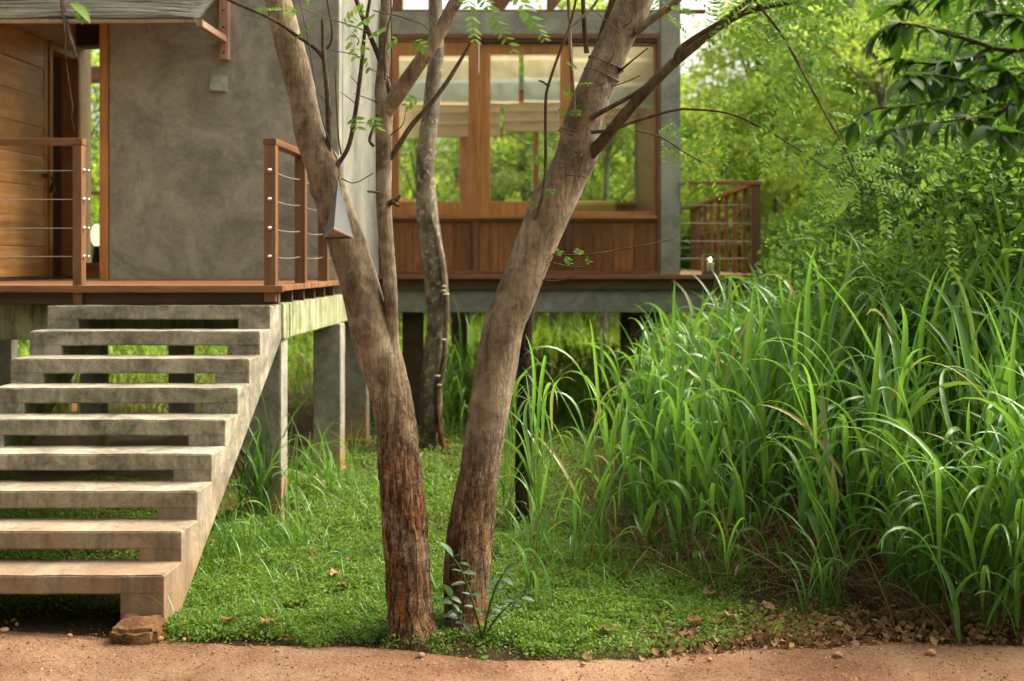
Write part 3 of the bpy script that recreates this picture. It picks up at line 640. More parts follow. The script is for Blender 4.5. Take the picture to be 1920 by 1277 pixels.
def sash(x0, x1, y0, y1, sl, sr, rt_, rb, yo, fm='sash', mid=None):
    mb = MB(); X0, X1, Z0, Z1 = px(x0), px(x1), pz(y1), pz(y0)
    mb.box(X0, X0+sl*S, yo, yo+.045, Z0, Z1); mb.box(X1-sr*S, X1, yo, yo+.045, Z0, Z1)
    mb.box(X0+sl*S, X1-sr*S, yo+.002, yo+.043, Z0, Z0+rb*S); mb.box(X0+sl*S, X1-sr*S, yo+.002, yo+.043, Z1-rt_*S, Z1)
    o = mb.build('window_sash', fm, pv, .004)
    p = MB().box(X0+sl*S-.004, X1-sr*S+.004, yo+.02, yo+.026, Z0+rb*S-.004, Z1-rt_*S+.004).build('pane', 'glass', o)
    return o
sash(728.5, 897.5, 79.5, 404, 19.5, 19, 24, 26, PY-.01)
sash(898, 1068, 80.5, 404, 21, 18, 20, 27, PY+.038)
sash(1066, 1231, 80.5, 404, 8, 4, 4, 8, PY+.086)
# rear window wall, side wall
RY = 19.05; SR = RY/FPX
def rx(x): return (x-CX)*SR
def rz(y_): return HC-(y_-CY)*SR
box('rear_wall', 'board', pv, WX1+.004, CXR0-.002, RY, RY+.06, ZP, rz(384), .004)
box('rear_sill', 'sashx', pv, WX1+.004, CXR0-.002, RY-.05, RY+.08, rz(384)+.001, rz(379), .004)
box('rear_head', 'sashx', pv, WX1+.004, CXR0-.002, RY-.0, RY+.08, rz(192), pz(65)-.002, .004)
for (a_, b_) in ((793, 803), (862, 878), (1000, 1010), (1196, 1213)):
    box('rear_stile', 'sash', pv, rx(a_), rx(b_), RY+.0, RY+.06, rz(379)+.001, rz(192)-.001, .004)
for (a_, b_) in ((803, 862), (878, 1000), (1010, 1196)):
    MB().box(rx(a_)-.003, rx(b_)+.003, RY+.03, RY+.036, rz(379)-.003, rz(192)+.003).build('rear_pane', 'glass', pv)
box('side_panel', 'board', pv, WX1+.004, WX1+.06, 14.551, 18.999, ZP, rz(390), .004)
box('side_panel', 'woody', pv, CXR0+.02, CXR0+.08, PY+.241, 18.999, ZP, pz(66), .004)
box('wall_plate', 'woodx', pv, WX1+.004, CXR1+.3, PY+.02, PY+.14, pz(22)+.001, pz(17), .004)
# open roof framing above the lintel
def bar(nm, a_, b_, w_, h_, mt='woodx'): MB().bar(a_, b_, w_, h_).build(nm, mt, pv, .004)
for xx in (936, 1030):
    box('king_post', 'woodz', pv, px(xx-5), px(xx+5), PY+.03, PY+.13, pz(17)+.001, 7.1, .004)
bar('brace', (px(936), PY+.08, pz(15)), (px(1030), PY+.08, 5.75), .06, .09)
bar('brace', (px(936), PY+.08, pz(15)), (px(840), PY+.08, 5.75), .06, .09)
bar('brace', (px(1030), PY+.08, pz(14)), (px(1130), PY+.08, 5.75), .06, .09)
bar('tie_beam', (WX1, PY+.08, 5.75), (1.9, PY+.08, 5.75), .08, .12)
box('rafter', 'woody', pv, -1.96, -1.84, 13.6, 19.6, 7.1, 7.24, .004)
for xx in (936, 1030): box('rafter', 'woody', pv, px(xx)-.05, px(xx)+.05, 13.6, 19.6, 7.1, 7.24, .004)
box('roof_post', 'woodz', pv, -1.96, -1.84, PY+.03, PY+.13, pz(17)+.001, 7.1, .004)
# blinds inside the windows
CREAM, TEAL, HEM = (.80, .67, .44), (.42, .46, .38), (.62, .46, .28)
def blind(x0, x1, y_top, y_bot, d, mat_, label, grp, bulge=.03):
    s = d/FPX; X0, X1 = (x0-CX)*s, (x1-CX)*s; Z1, Z0 = HC-(y_top-CY)*s, HC-(y_bot-CY)*s
    nx, nz = 14, 40; V = []
    for j in range(nz+1):
        t = j/nz; z = Z1+(Z0-Z1)*t; f = (t*3) % 1
        for i in range(nx+1):
            u = i/nx; V.append((X0+(X1-X0)*u+.004*noise.noise((u*3, t*4, x0)), d+bulge*(f**2-.5)*(-1)+.012*noise.noise((u*4, t*5, x0)), z+.012*noise.noise((u*2, t*2, x0+3))*t))
    F = [(j*(nx+1)+i, j*(nx+1)+i+1, (j+1)*(nx+1)+i+1, (j+1)*(nx+1)+i) for j in range(nz) for i in range(nx)]
    o = link_mesh('roman_blind', np_mesh('roman_blind', np.array(V), np.array(F), smooth=True), None); o.data.materials.append(mat_)
    tag(o, label, 'blind', grp); return o
s = 14.45/FPX
fb = m_fabric('blind_cloth', [(HC+(CY-190)*s, HEM), (HC+(CY-148)*s, TEAL), (9, CREAM)])
fb2 = m_fabric('blind_cloth_wide', [(HC+(CY-198)*s, HEM), (HC+(CY-163)*s, (.52, .5, .42)), (9, CREAM)])
fr_ = m_fabric('blind_cloth_rear', [(9, (.72, .52, .30))])
blind(740, 884, 66, 196, 14.45, fb, 'cream roman blind with grey band in the sash behind the lichen trunk', 'front blinds')
blind(908, 973, 66, 194, 14.45, fb, 'narrow cream roman blind with teal band beside the window stile', 'front blinds')
blind(982, 1062, 66, 192, 14.45, fb, 'cream roman blind with teal band left of the leaning trunk', 'front blinds')
blind(1072, 1232, 66, 203, 14.45, fb2, 'wide cream roman blind hanging behind the leaning trunk', 'front blinds')
for (a_, b_, c_) in ((735, 873, 258), (873, 938, 256), (945, 1068, 248), (1075, 1226, 232)):
    blind(a_, b_, 190, c_, 18.95, fr_, 'tan roman blind on the far windows of the room', 'rear blinds', .02)
# seat seen through the glass
ch = thing('armchair', (px(1120), 15.5, ZP), 'mustard cushioned chair inside the pavilion behind the glass', 'chair')
d = 15.5; q = d/FPX; x0, x1 = (1062-CX)*q, (1154-CX)*q; zt_ = HC-(378-CY)*q
box('backrest', 'mustard', ch, x0, x1, 15.3, 15.5, ZP+.42, zt_, .05)
box('seat', 'mustard', ch, x0, x1, 15.501, 16.1, ZP+.30, ZP+.45, .04)
for xx in (x0+.03, x1-.08):
    for yy in (15.33, 16.0): box('leg', 'woodz', ch, xx, xx+.05, yy, yy+.05, ZP, ZP+.42, .004)
# pavilion veranda railing
r3 = thing('railing', (2.27, 17.6, ZP), 'long wooden cable railing of close posts along the pavilion veranda', 'railing')
ys = [14.25]+[2.27*FPX/(x-CX) for x in (1396, 1378, 1362, 1347, 1334, 1322, 1311, 1303)]+[21.1]
rt = ZP+1.085
for i, yy in enumerate(ys): box('post', 'woodz', r3, 2.243 if i else 2.215, 2.297 if i else 2.325, yy-.035, yy+.035, ZP, rt-.046, .004)
box('handrail', 'woody', r3, 2.218, 2.322, 14.30, 21.15, rt-.045, rt, .004)
box('handrail', 'woodx', r3, CXR1+.002, 2.33, 14.195, 14.295, rt-.045, rt+.003, .004)
box('handrail', 'woodx', r3, 1.0, 2.217, 21.08, 21.16, rt-.045, rt, .004)
box('post', 'woodz', r3, 1.0, 1.08, 21.08, 21.16, ZP, rt-.046, .004)
ZR3 = [ZP+.19, ZP+.39, ZP+.60, ZP+.81]
cables(r3, (2.27, 14.25), (2.27, 21.1), ZR3, .003); cables(r3, (CXR1, 14.25), (2.23, 14.25), ZR3, .002); cables(r3, (1.05, 21.12), (2.23, 21.12), ZR3, .002)
for yy in ys[1:]:
    mb = MB()
    for z in ZR3: mb.cyl((2.222, yy-.11, z), (2.222, yy-.02, z), .006, .006, 6)
    mb.build('cable_end', 'steel', r3)
# candle lantern
c = W(1332, 512, 14.32); ln = thing('candle_lantern', (c.x, c.y, ZP), 'square glass lantern with a lit candle on the veranda edge', 'lantern')
hw = .095; zb = ZP+.002
MB().box(c.x-hw, c.x+hw, c.y-hw, c.y+hw, zb, zb+.04).build('base', 'grey', ln, .003)
for (x0, x1, y0, y1) in ((-hw, hw, -hw, -hw+.004), (-hw, hw, hw-.004, hw), (-hw, -hw+.004, -hw+.005, hw-.005), (hw-.004, hw, -hw+.005, hw-.005)):
    MB().box(c.x+x0, c.x+x1, c.y+y0, c.y+y1, zb+.041, zb+.225).build('glass_side', 'glass', ln)
mb = MB()
for sx in (-1, 1):
    for sy in (-1, 1): mb.box(c.x+sx*hw-.004, c.x+sx*hw+.004, c.y+sy*hw-.004, c.y+sy*hw+.004, zb+.04, zb+.228)
mb.build('corner_rod', 'steel', ln)
mb = MB(); zz_ = zb+.228
for s_ in (-1, 1): mb.box(c.x-hw-.005, c.x+hw+.005, c.y+s_*hw-.005, c.y+s_*hw+.005, zz_, zz_+.008); mb.box(c.x+s_*hw-.005, c.x+s_*hw+.005, c.y-hw+.006, c.y+hw-.006, zz_, zz_+.008)
mb.build('rim', 'steel', ln)
cd = MB(); cd.cyl((c.x, c.y, zb+.041), (c.x, c.y, zb+.145), .042, .042, 18); cd = cd.build('candle', 'wax', ln, .006, True)
fl = MB(); fl.ball((c.x, c.y, zb+.175), .011, 8, 8, (1, 1, 2.2)); fl.build('flame', 'flame', cd, smooth=True)

# ------------------------------------------------------------------ the three trees before the house
t1 = thing('forked_tree', tuple(W(775, 1215, 6.44)), 'brown forked tree with pale upper stems, a grey lamp hung on it', 'tree')
def edges(rows, d): return px_path([((a+b)/2, y_, (b-a)/2) for (y_, a, b) in rows], d)
tube('trunk', 'bark', t1, edges([(1262, 690, 866), (1240, 712, 844), (1215, 728, 826), (1170, 730, 814), (1122, 724, 810), (998, 718, 802), (874, 709, 790), (750, 696, 772), (690, 680, 760), (640, 664, 745),
    (590, 652, 727), (540, 640, 713), (500, 628, 701), (450, 612, 684), (400, 598, 663), (350, 585, 646), (313, 574, 637), (250, 553, 609), (188, 543, 596), (125, 527, 580), (63, 511, 563),
    (0, 496, 546), (-90, 472, 520), (-260, 430, 470), (-480, 400, 425)], 6.45), rings=300, sides=72, amp=.07, fiss=.013, fiss_top=1.35, seed=3, knots=((W(0, 305, 6.45).z, 0.3, .05, .02), (W(0, 360, 6.45).z, 3.4, .035, .012), (.0, 3.6, .09, .035), (.0, 5.0, .08, .03), (.0, .6, .09, .03)))
br = tube('stem', 'bark2', t1, edges([(740, 715, 760), (660, 718, 750), (588, 720, 747), (530, 717, 745), (480, 713, 741), (380, 705, 734), (290, 704, 735), (230, 703, 736), (200, 704, 738), (165, 703, 728), (100, 710, 732), (0, 714, 735), (-120, 722, 738), (-300, 735, 745)], 6.42),
    rings=150, sides=36, amp=.10, fiss=.003, fiss_top=1.4, seed=9)
tube('branch', 'bark2', t1, px_path([(718, 225, 12), (738, 188, 15), (770, 142, 14), (815, 76, 13), (855, 2, 12), (900, -80, 11), (980, -220, 8)], (6.42, 6.3)), rings=70, sides=20, amp=.09, fiss=.002, seed=4)
def twig(pts, d=(6.42, 6.4), mat='barkm', parent=None, nm='twig', sides=7):
    return tube(nm, mat, parent or t1, px_path(pts, d), rings=max(10, len(pts)*5), sides=sides, amp=.12, seed=pts[0][0])
twig([(738, 195, 6), (733, 178, 6), (712, 112, 5.2), (690, 58, 4.6), (668, 0, 4.2), (650, -60, 3)])
twig([(728, 298, 7), (738, 288, 5.5), (770, 237, 5), (800, 203, 4.6), (835, 158, 4.4), (862, 115, 3.6), (886, 74, 2.6)])
twig([(622, 312, 9), (617, 285, 5.5), (614, 180, 4.8), (607, 105, 4.2), (604, 36, 2.6)])
twig([(607, 110, 4), (590, 90, 3.6), (555, 66, 3.4), (510, 36, 3.2), (430, 0, 3), (380, -30, 2.4)], (6.42, 6.25))
twig([(624, 315, 10), (637, 303, 5), (655, 270, 4.6), (668, 200, 4.2), (678, 120, 3.8), (685, 50, 3.4), (702, -50, 2.6)])
twig([(613, 92, 2.6), (621, 78, 2.4), (622, 50, 2.2), (614, 0, 2), (612, -40, 1.6)])
twig([(701, 275, 3), (693, 262, 3), (702, 235, 2.8), (708, 215, 2.4)], (6.36, 6.34))
twig([(628, 130, 1.2), (634, 250, 1.4), (640, 290, 1.8)], (6.4, 6.44)); twig([(640, 335, 1.2), (665, 343, 1), (700, 325, 1)], (6.4, 6.4))
twig([(712, 362, 3), (700, 360, 2.4), (689, 359, 2)], (6.36, 6.36)); twig([(728, 382, 6), (742, 375, 5), (750, 367, 3)], (6.4, 6.38)); twig([(736, 378, 4), (744, 384, 3.4), (748, 386, 2)], (6.38, 6.36))
twig([(735, 165, 1.6), (735, 110, 1.6), (733, 0, 1.4)], (6.3, 6.3)); twig([(722, 150, 1.8), (722, 80, 1.8), (740, 0, 1.6), (745, -30, 1.2)], (6.3, 6.3))
twig([(700, 20, 1.2), (745, 30, 1.2), (790, 45, 1), (805, 60, .8)], (6.38, 6.2)); twig([(690, 60, 1.4), (650, 45, 1.2), (600, 30, 1), (560, 12, .8)], (6.38, 6.2))

t2 = thing('leaning_tree', tuple(W(880, 1185, 6.62)), 'thick brown tree leaning right across the pavilion windows', 'tree')
tube('trunk', 'bark2', t2, edges([(1235, 800, 950), (1210, 818, 932), (1185, 828, 922), (1140, 832, 916), (1080, 831, 917), (998, 838, 926), (874, 862, 936), (750, 883, 959), (690, 893, 970), (614, 907, 983), (560, 927, 1004), (497, 952, 1028), (400, 989, 1070),
    (329, 1026, 1101), (285, 1043, 1118), (230, 1058, 1128), (132, 1098, 1165), (66, 1128, 1191), (0, 1157, 1223), (-90, 1190, 1252), (-260, 1250, 1300), (-480, 1310, 1345)], 6.6), rings=300, sides=72, amp=.07, fiss=.0085, fiss_top=.98, seed=21,
    knots=((W(0, 300, 6.6).z, 0.1, .06, .015), (W(0, 405, 6.6).z, 4.2, .02, -.014), (W(0, 330, 6.6).z, .3, .03, .01), (.0, 4.4, .08, .03), (.0, 5.6, .08, .025)))
for yy, xx, r_ in ((120, 1136, 35.2), (141, 1128, 35.6), (252, 1083, 36.5), (258, 1081, 36.2)):   # raised ring scars
    p = W(xx, yy, 6.6); ax = Vector((.38, 0, .92)); sx = ax.orthogonal().normalized(); sy = ax.cross(sx); q = []
    for i in range(25):
        a_ = 2*math.pi*i/24; v = p+(sx*math.cos(a_)+sy*math.sin(a_))*(r_*6.6/FPX*.985); q.append((v.x, v.y, v.z+.004*math.sin(a_*3+xx), .0045))
    tube('ring_scar', 'bark2', t2, q, rings=72, sides=6)
def t2twig(p, d=(6.55, 6.4), mat='barkm', sides=8): return twig(p, d, mat, t2, 'twig', sides)
tube('branch', 'barkm', t2, px_path([(1060, 345, 8), (1085, 312, 12), (1105, 290, 13), (1132, 262, 11.5), (1170, 216, 10.5), (1215, 166, 10), (1268, 114, 9.5), (1330, 64, 7.5), (1383, 30, 6.5), (1424, 15, 6), (1497, -2, 5), (1600, -40, 4)], (6.66, 6.1)), rings=90, sides=14, amp=.1, seed=2)
t2twig([(1266, 118, 6), (1275, 92, 5.5), (1310, 66, 5), (1360, 35, 4.4), (1405, 0, 4), (1450, -40, 3)], (6.34, 6.1))
t2twig([(1110, 220, 6), (1128, 210, 4.6), (1193, 174, 4.2), (1243, 138, 4), (1285, 108, 3)], (6.5, 6.36))
R3 = [(1110, 248, 4), (1150, 243, 3), (1193, 227, 2.8), (1259, 208, 2.4), (1300, 205, 2.2), (1370, 214, 2), (1440, 246, 1.8), (1500, 282, 1.5), (1560, 322, 1.3), (1612, 348, 1)]
t2twig(R3, (6.5, 5.9)); 
t2twig([(1190, 243, 1.6), (1240, 258, 1.4), (1290, 290, 1.2), (1330, 310, .8)], (6.42, 6.3))
F1 = [(1400, -30, 3), (1415, 0, 2.8), (1470, 72, 2.6), (1530, 182, 2.2), (1590, 292, 1.8), (1612, 350, 1.2)]
t2twig(F1, (6.15, 5.9))
t2twig([(1003, 412, 4), (1010, 395, 3.4), (1022, 329, 3), (1023, 197, 2.8), (1029, 158, 2.7), (1049, 99, 2.6), (1068, 49, 2.4), (1080, 0, 2.2), (1090, -40, 2)], (6.46, 6.4)); t2twig([(1029, 162, 2.4), (1018, 154, 2), (1010, 151, 1.6)], (6.43, 6.43))
t2twig([(1080, 240, 4), (1075, 181, 3.6), (1070, 99, 3.4), (1066, 10, 3.2), (1060, -60, 3)], (6.52, 6.4), 'bark2')
t2twig([(1100, 100, 5), (1096, 60, 4.5), (1093, 0, 4), (1090, -60, 3)], (6.56, 6.5))
t2twig([(1190, 60, 9), (1230, 30, 7.5), (1265, 5, 7), (1310, -40, 5)], (6.56, 6.5), 'bark2'); t2twig([(1070, 50, 3), (1110, 15, 2.6), (1130, -20, 2)], (6.4, 6.4), 'bark2')
t2twig([(1160, 135, 2.4), (1190, 110, 1.6), (1215, 90, 1.2)], (6.55, 6.5)); t2twig([(1135, 165, 1.6), (1170, 155, 1.2), (1200, 142, 1)], (6.55, 6.5))
t2twig([(1020, 475, 2), (1060, 478, 1.8), (1100, 478, 1.5), (1180, 465, 1.3), (1262, 449, 1)], (6.58, 6.4)); t2twig([(1015, 488, 1.4), (1070, 500, 1.1), (1100, 500, .9), (1103, 492, .8)], (6.58, 6.45))
t2twig([(985, 520, 1.6), (1040, 527, 1.2), (1080, 516, .9)], (6.58, 6.5))
for i in range(16):                                     # fine bare twiglets round both stems
    x, y_ = random.choice([(720+random.uniform(-60, 90), random.uniform(20, 260)), (1110+random.uniform(-90, 130), random.uniform(20, 330))])
    dx, dy = random.uniform(-60, 60), random.uniform(-70, 10)
    if x < 900: x = random.choice([712, 733, 670, 620])
    else: x = 1090 + (250-y_)*.38
    (twig if x < 900 else t2twig)([(x, y_, 1.3), (x+dx*.5+8, y_+dy*.4, 1), (x+dx, y_+dy, .6)], (6.4, 6.35))

t3 = thing('lichen_tree', tuple(W(805, 850, 12.8)), 'slim pale-blotched lichen tree standing close before the pavilion', 'tree')
tube('trunk', 'barkl', t3, edges([(880, 775, 835), (850, 785, 825), (760, 787, 829), (700, 790, 830), (600, 800, 838), (500, 793, 836), (400, 781, 820), (300, 780, 815), (188, 795, 826), (94, 804, 832), (0, 804, 829), (-150, 812, 832), (-420, 830, 845)], 12.8), rings=160, sides=28, amp=.12, fiss=.006, fiss_top=3, seed=12)
tube('vine', 'bark2', t3, px_path([(832, 850, 6), (820, 760, 6), (834, 660, 6), (836, 560, 6), (828, 480, 5), (815, 430, 4), (808, 400, 2)], (12.70, 12.68)), rings=40, sides=8, amp=.2)
for (x, y_) in ((833, 537), (836, 552), (831, 545), (832, 637), (820, 705), (824, 722)):
    p = W(x, y_, 12.64); MB().ball(p, random.uniform(.018, .03), 8, 5, (1.4, .8, .5)).build('bracket_fungus', 'straw2', t3, smooth=True)
t4 = thing('dark_slim_tree', tuple(W(980, 990, 9.3)), 'slim dark tree standing between the thick leaning trunk and grass', 'tree')
tube('trunk', 'barkd', t4, edges([(1010, 962, 1004), (990, 966, 998), (900, 964, 994), (800, 968, 998), (700, 972, 998), (590, 976, 1002), (400, 1015, 1038), (200, 1080, 1100), (40, 1130, 1148), (-100, 1175, 1190), (-300, 1230, 1240)], 9.3), rings=90, sides=18, amp=.12, fiss=.004, fiss_top=3)

# pyramid lamp on the forked tree
A, Lf, Mf, Rf, Bk = W(634, 336, 6.28), W(606, 449, 6.25), W(626, 430, 6.12), W(663, 447, 6.25), W(630, 452, 6.36)
lm = thing('pyramid_lamp', tuple(W(634, 450, 6.3)), 'grey metal pyramid lamp hung on the forked tree trunk', 'lamp')
mb = MB(); mb.add([A, Lf, Mf, Rf], [(0, 1, 2), (0, 2, 3), (0, 3, 1)]); o = mb.build('shade', 'grey', lm); sf = o.modifiers.new('thickness', 'SOLIDIFY'); sf.thickness = .003; sf.offset = -1
mb = MB(); c_ = (Lf+Mf+Rf)/3; mb.add([Lf.lerp(c_, .06)+Vector((0, 0, .014)), Mf.lerp(c_, .06)+Vector((0, 0, .014)), Rf.lerp(c_, .06)+Vector((0, 0, .014))], [(0, 1, 2)]); o = mb.build('underside', 'oldwood', lm); sf = o.modifiers.new('thickness', 'SOLIDIFY'); sf.thickness = .004
mb = MB(); mb.cyl(A-Vector((0, 0, .012)), A+Vector((0.0, .10, .012)), .004); mb.build('hook', 'iron', lm)
tube('cable', 'iron', lm, px_path([(634, 337, 1), (636, 326, 1.1), (632, 300, 1.1), (617, 262, 1.1), (602, 215, 1.1), (590, 150, 1.1), (575, 60, 1.1), (552, -40, 1.1)], (6.30, 6.34)), rings=30, sides=5)

# ------------------------------------------------------------------ pinnate fronds
def pinnate(nm, parent, p0, dirv, length, pairs, ll, mat='fresh', drp=.5, asp=.45):
    """a compound leaf: rachis with paired leaflets, one mesh"""
    dirv = Vector(dirv).normalized(); side = dirv.cross(Vector((random.uniform(-.4, .4), -.75+random.uniform(-.3, .4), .6)))
    side = side.normalized() if side.length > .1 else Vector((1, 0, 0)); Vs, Fs = [], []
    P = [Vector(p0)+dirv*length*t-Vector((0, 0, 1))*length*drp*t*t for t in np.linspace(0, 1, pairs+2)]
    V, F, R = [], [], []
    def quad(a, b, c, d, r): 
        o = len(V); V.extend([a, b, c, d]); F.append((o, o+1, o+2, o+3)); R.extend([r]*4)
    for i in range(len(P)-1):
        u = Vector((0, 0, .0009)); quad(P[i]-u, P[i+1]-u, P[i+1]+u, P[i]+u, .2); u = side*.0009; quad(P[i]-u, P[i+1]-u, P[i+1]+u, P[i]+u, .2)
    for i in range(1, len(P)):
        T = (P[i]-P[i-1]).normalized()
        for sgn in (-1, 1):
            if random.random() < .12: continue
            l = ll*random.uniform(.8, 1.15)*(1-.35*(i/len(P)-.45)**2*4)
            dv = (side*sgn*.85+T*.45+Vector((0, 0, random.uniform(-.35, .0)))).normalized(); wv = dv.cross(Vector((random.uniform(-.5, .5), -.8+random.uniform(-.4, .5), .6))).normalized()*l*asp*.5
            r = random.uniform(.1, .95); b = P[i]
            o = len(V); V.extend([b, b+dv*l*.3+wv, b+dv*l*.72+wv*.8, b+dv*l, b+dv*l*.72-wv*.8, b+dv*l*.3-wv]); R.extend([r]*6)
            F.append((o, o+1, o+2, o+3)); F.append((o, o+3, o+4, o+5))
    me = bpy.data.meshes.new(nm); me.from_pydata([tuple(v) for v in V], [], F); at = me.attributes.new('rnd', 'FLOAT', 'POINT'); at.data.foreach_set('value', np.array(R, dtype=np.float32))
    return link_mesh(nm, me, mat, parent)
def fronds_along(parent, path, d, n, lr, ll, pairs=11, t0=.2, t1_=1.0, out=None, drp=.18):
    c_ = crom(np.array(px_path(path, d)), 60); m = len(c_)
    for i in range(n):
        t = t0+(t1_-t0)*(i+random.uniform(-.3, .3))/max(1, n-1); t = min(max(t, 0), .999); k = int(t*(m-1)); p = c_[k][:3]; T = Vector(c_[min(k+1, m-1)][:3]-c_[max(k-1, 0)][:3]).normalized()
        sgn = 1 if i % 2 else -1; sidev = Vector((T.z, 0, -T.x))*sgn
        dv = sidev*.8+T*.5+Vector((random.uniform(-.3, .3), random.uniform(-.7, .5), random.uniform(-.1, .25)))
        pinnate('frond', parent, p, dv, random.uniform(*lr), pairs+random.randint(-2, 2), ll, drp=drp)
fronds_along(t2, F1, (6.15, 5.9), 30, (.20, .36), .042, 11, .12)
fronds_along(t2, R3, (6.5, 5.9), 20, (.14, .26), .036, 9, .5)
fronds_along(t2, [(1330, 64, 1), (1424, 15, 1), (1497, -2, 1), (1600, -40, 1)], (6.25, 6.1), 24, (.22, .36), .042, 11, .0)
fronds_along(t2, [(1190, 243, 1.6), (1240, 258, 1.4), (1290, 290, 1.2), (1330, 310, .8)], (6.42, 6.3), 12, (.10, .18), .03, 8, .3)
fronds_along(t2, [(1610, 345, 1), (1680, 360, 1), (1780, 405, 1)], (5.9, 5.7), 4, (.2, .34), .04, 12, .0)
fronds_along(t2, [(1230, 30, 1), (1265, 5, 1), (1310, -40, 1)], (6.5, 6.4), 8, (.14, .22), .032, 8, .0)
fronds_along(t2, [(1060, 230, 1), (1075, 181, 1), (1085, 130, 1)], (6.5, 6.4), 5, (.05, .09), .03, 4, .0)
fronds_along(t1, [(604, 36, 1), (560, 12, 1), (540, 20, 1)], (6.35, 6.2), 4, (.12, .2), .034, 7, .0)
fronds_along(t1, [(640, 50, 1), (665, 60, 1), (690, 75, 1)], (6.3, 6.3), 5, (.10, .17), .05, 4, .0)
fronds_along(t2, [(1010, 395, 1), (1018, 350, 1), (1023, 260, 1)], (6.46, 6.42), 4, (.05, .09), .035, 3, .0)
fronds_along(t2, [(1040, 480, 1), (1100, 478, 1)], (6.5, 6.45), 4, (.03, .06), .03, 2, .0)
for (x, y_, dx, dy, ln_) in ((880, -40, 40, 55, .38), (868, -60, 12, 60, .33), (950, -30, 50, 60, .30)):
    p = W(x, y_, 5.9); q = W(x+dx, y_+dy, 5.85); pinnate('frond', t1, p, q-p, ln_, 13, .062, drp=.15, asp=.4)
twig([(875, -30, 4), (880, -40, 2.5), (905, -60, 1.5), (950, -30, 1)], (6.3, 5.9))
for (x, y_) in ((665, 215), (693, 217), (788, 183), (752, 70), (770, 75)):
    p = W(x, y_, 6.3); pinnate('frond', t1, p, (random.uniform(-1, 1), -.2, -.2), .07, 2, .055, drp=.3)

# ------------------------------------------------------------------ broad-leaved branch overhanging from the right
def leaf_mesh(nm, l=1.0, wd=.42, seg=6, fold=.16, droop=.22):
    V, F = [], []
    for i in range(seg+1):
        t = i/seg; hw_ = wd*.5*math.sin(math.pi*min(1, t**.85*.97+.015))**.8 if 0 < i < seg else .004
        z = -droop*t*t; V += [(t*l, -hw_, z+hw_*fold*2), (t*l, 0, z), (t*l, hw_, z+hw_*fold*2)]
    for i in range(seg):
        for c_ in range(2): F.append((i*3+c_, (i+1)*3+c_, (i+1)*3+c_+1, i*3+c_+1))
    me = np_mesh(nm, np.array(V), np.array(F), rnd=np.full(len(V), .4), smooth=True); return me
LM = [leaf_mesh('leaf', 1, .40), leaf_mesh('leaf', 1, .48, droop=.4), leaf_mesh('leaf', 1, .36, droop=.1)]
def put_leaf(parent, p, dirv, size, mat, name='leaf', roll=None):
    me = random.choice(LM); key = mat+me.name
    if key not in put_leaf.cache: m2 = me.copy(); m2.materials.append(M[mat]); put_leaf.cache[key] = m2
    o = bpy.data.objects.new(name, put_leaf.cache[key]); C.objects.link(o)
    d_ = Vector(dirv).normalized(); up = Vector((random.uniform(-.5, .5), random.uniform(-.6, .4), 1)); y_ = up.cross(d_).normalized(); z_ = d_.cross(y_)
    if parent is not None: o.parent = parent; o.matrix_parent_inverse = Matrix.Translation(-world_loc(parent))
    mt = Matrix((d_, y_, z_)).transposed().to_4x4()
    o.rotation_euler = mt.to_euler(); o.location = p; o.scale = (size, size, size); return o
put_leaf.cache = {}
t5 = thing('broadleaf_tree', (3.9, 5.6, 0), 'dark broad-leaved tree whose branch hangs over the tall grass', 'tree')
tube('trunk', 'barkd', t5, [(3.9, 5.6, -.05, .13), (3.85, 5.6, 1.2, .11), (3.7, 5.5, 2.6, .10), (3.5, 5.4, 4.0, .08), (3.2, 5.3, 5.5, .04)], rings=40, sides=16, amp=.1, fiss=.004, fiss_top=3)
D5 = 4.9
subs = [[(2150, -60, 9), (2000, 60, 7), (1900, 95, 5), (1800, 70, 4), (1700, 45, 3), (1655, 60, 2)],
        [(2000, 60, 7), (1930, 130, 5), (1850, 170, 4), (1760, 190, 3), (1700, 200, 2.4), (1640, 205, 1.6), (1595, 235, 1.2)],
        [(1930, 130, 5), (1900, 190, 3), (1850, 215, 2.6), (1800, 225, 2), (1720, 235, 1.6), (1660, 250, 1.2)],
        [(1900, 95, 4), (1820, 110, 3), (1750, 120, 2.4), (1680, 110, 1.6)], [(2100, -150, 6), (1950, -60, 5), (1850, -10, 4), (1760, -5, 3), (1680, 10, 2)],
        [(1980, 120, 4), (1935, 220, 3), (1900, 250, 2), (1860, 240, 1.5)], [(2050, -20, 5), (1960, 30, 4), (1900, 30, 3), (1830, 20, 2)], [(1850, 170, 3), (1800, 150, 2.4), (1740, 140, 2), (1690, 150, 1.3)],
        [(2060, 100, 5), (1990, 170, 4), (1930, 160, 3), (1880, 130, 2)]]
link5 = tube('branch', 'barkd', t5, [(3.62, 5.46, 3.0, .05), (3.2, 5.2, 3.15, .04)]+[tuple(W(2150, -60, 5.0))+(.028,)]+[tuple(W(2000, 60, 4.9))+(.016,)], rings=20, sides=8)
for si, sp in enumerate(subs):
    dd = (D5+random.uniform(-.15, .3), D5+random.uniform(-.3, .3)) if si else (5.0, 4.85)
    pts_ = px_path(sp, dd); tube('twig', 'barkd', t5, pts_, rings=24, sides=6, amp=.1)
    c_ = crom(np.array(pts_), 40)
    for k in range(5, len(c_)):
        if random.random() < .8:
            p = Vector(c_[k][:3]); T = Vector(c_[k][:3]-c_[k-1][:3]).normalized()
            for _ in range(random.choice([1, 2, 2])):
                dv = T*.5+Vector((random.uniform(-.8, .8), random.uniform(-.7, .5), random.uniform(-.9, .25))); put_leaf(t5, p, dv, random.uniform(.07, .135), 'darkleaf')
    put_leaf(t5, Vector(c_[-1][:3]), T+Vector((0, 0, -.3)), .14, 'darkleaf')

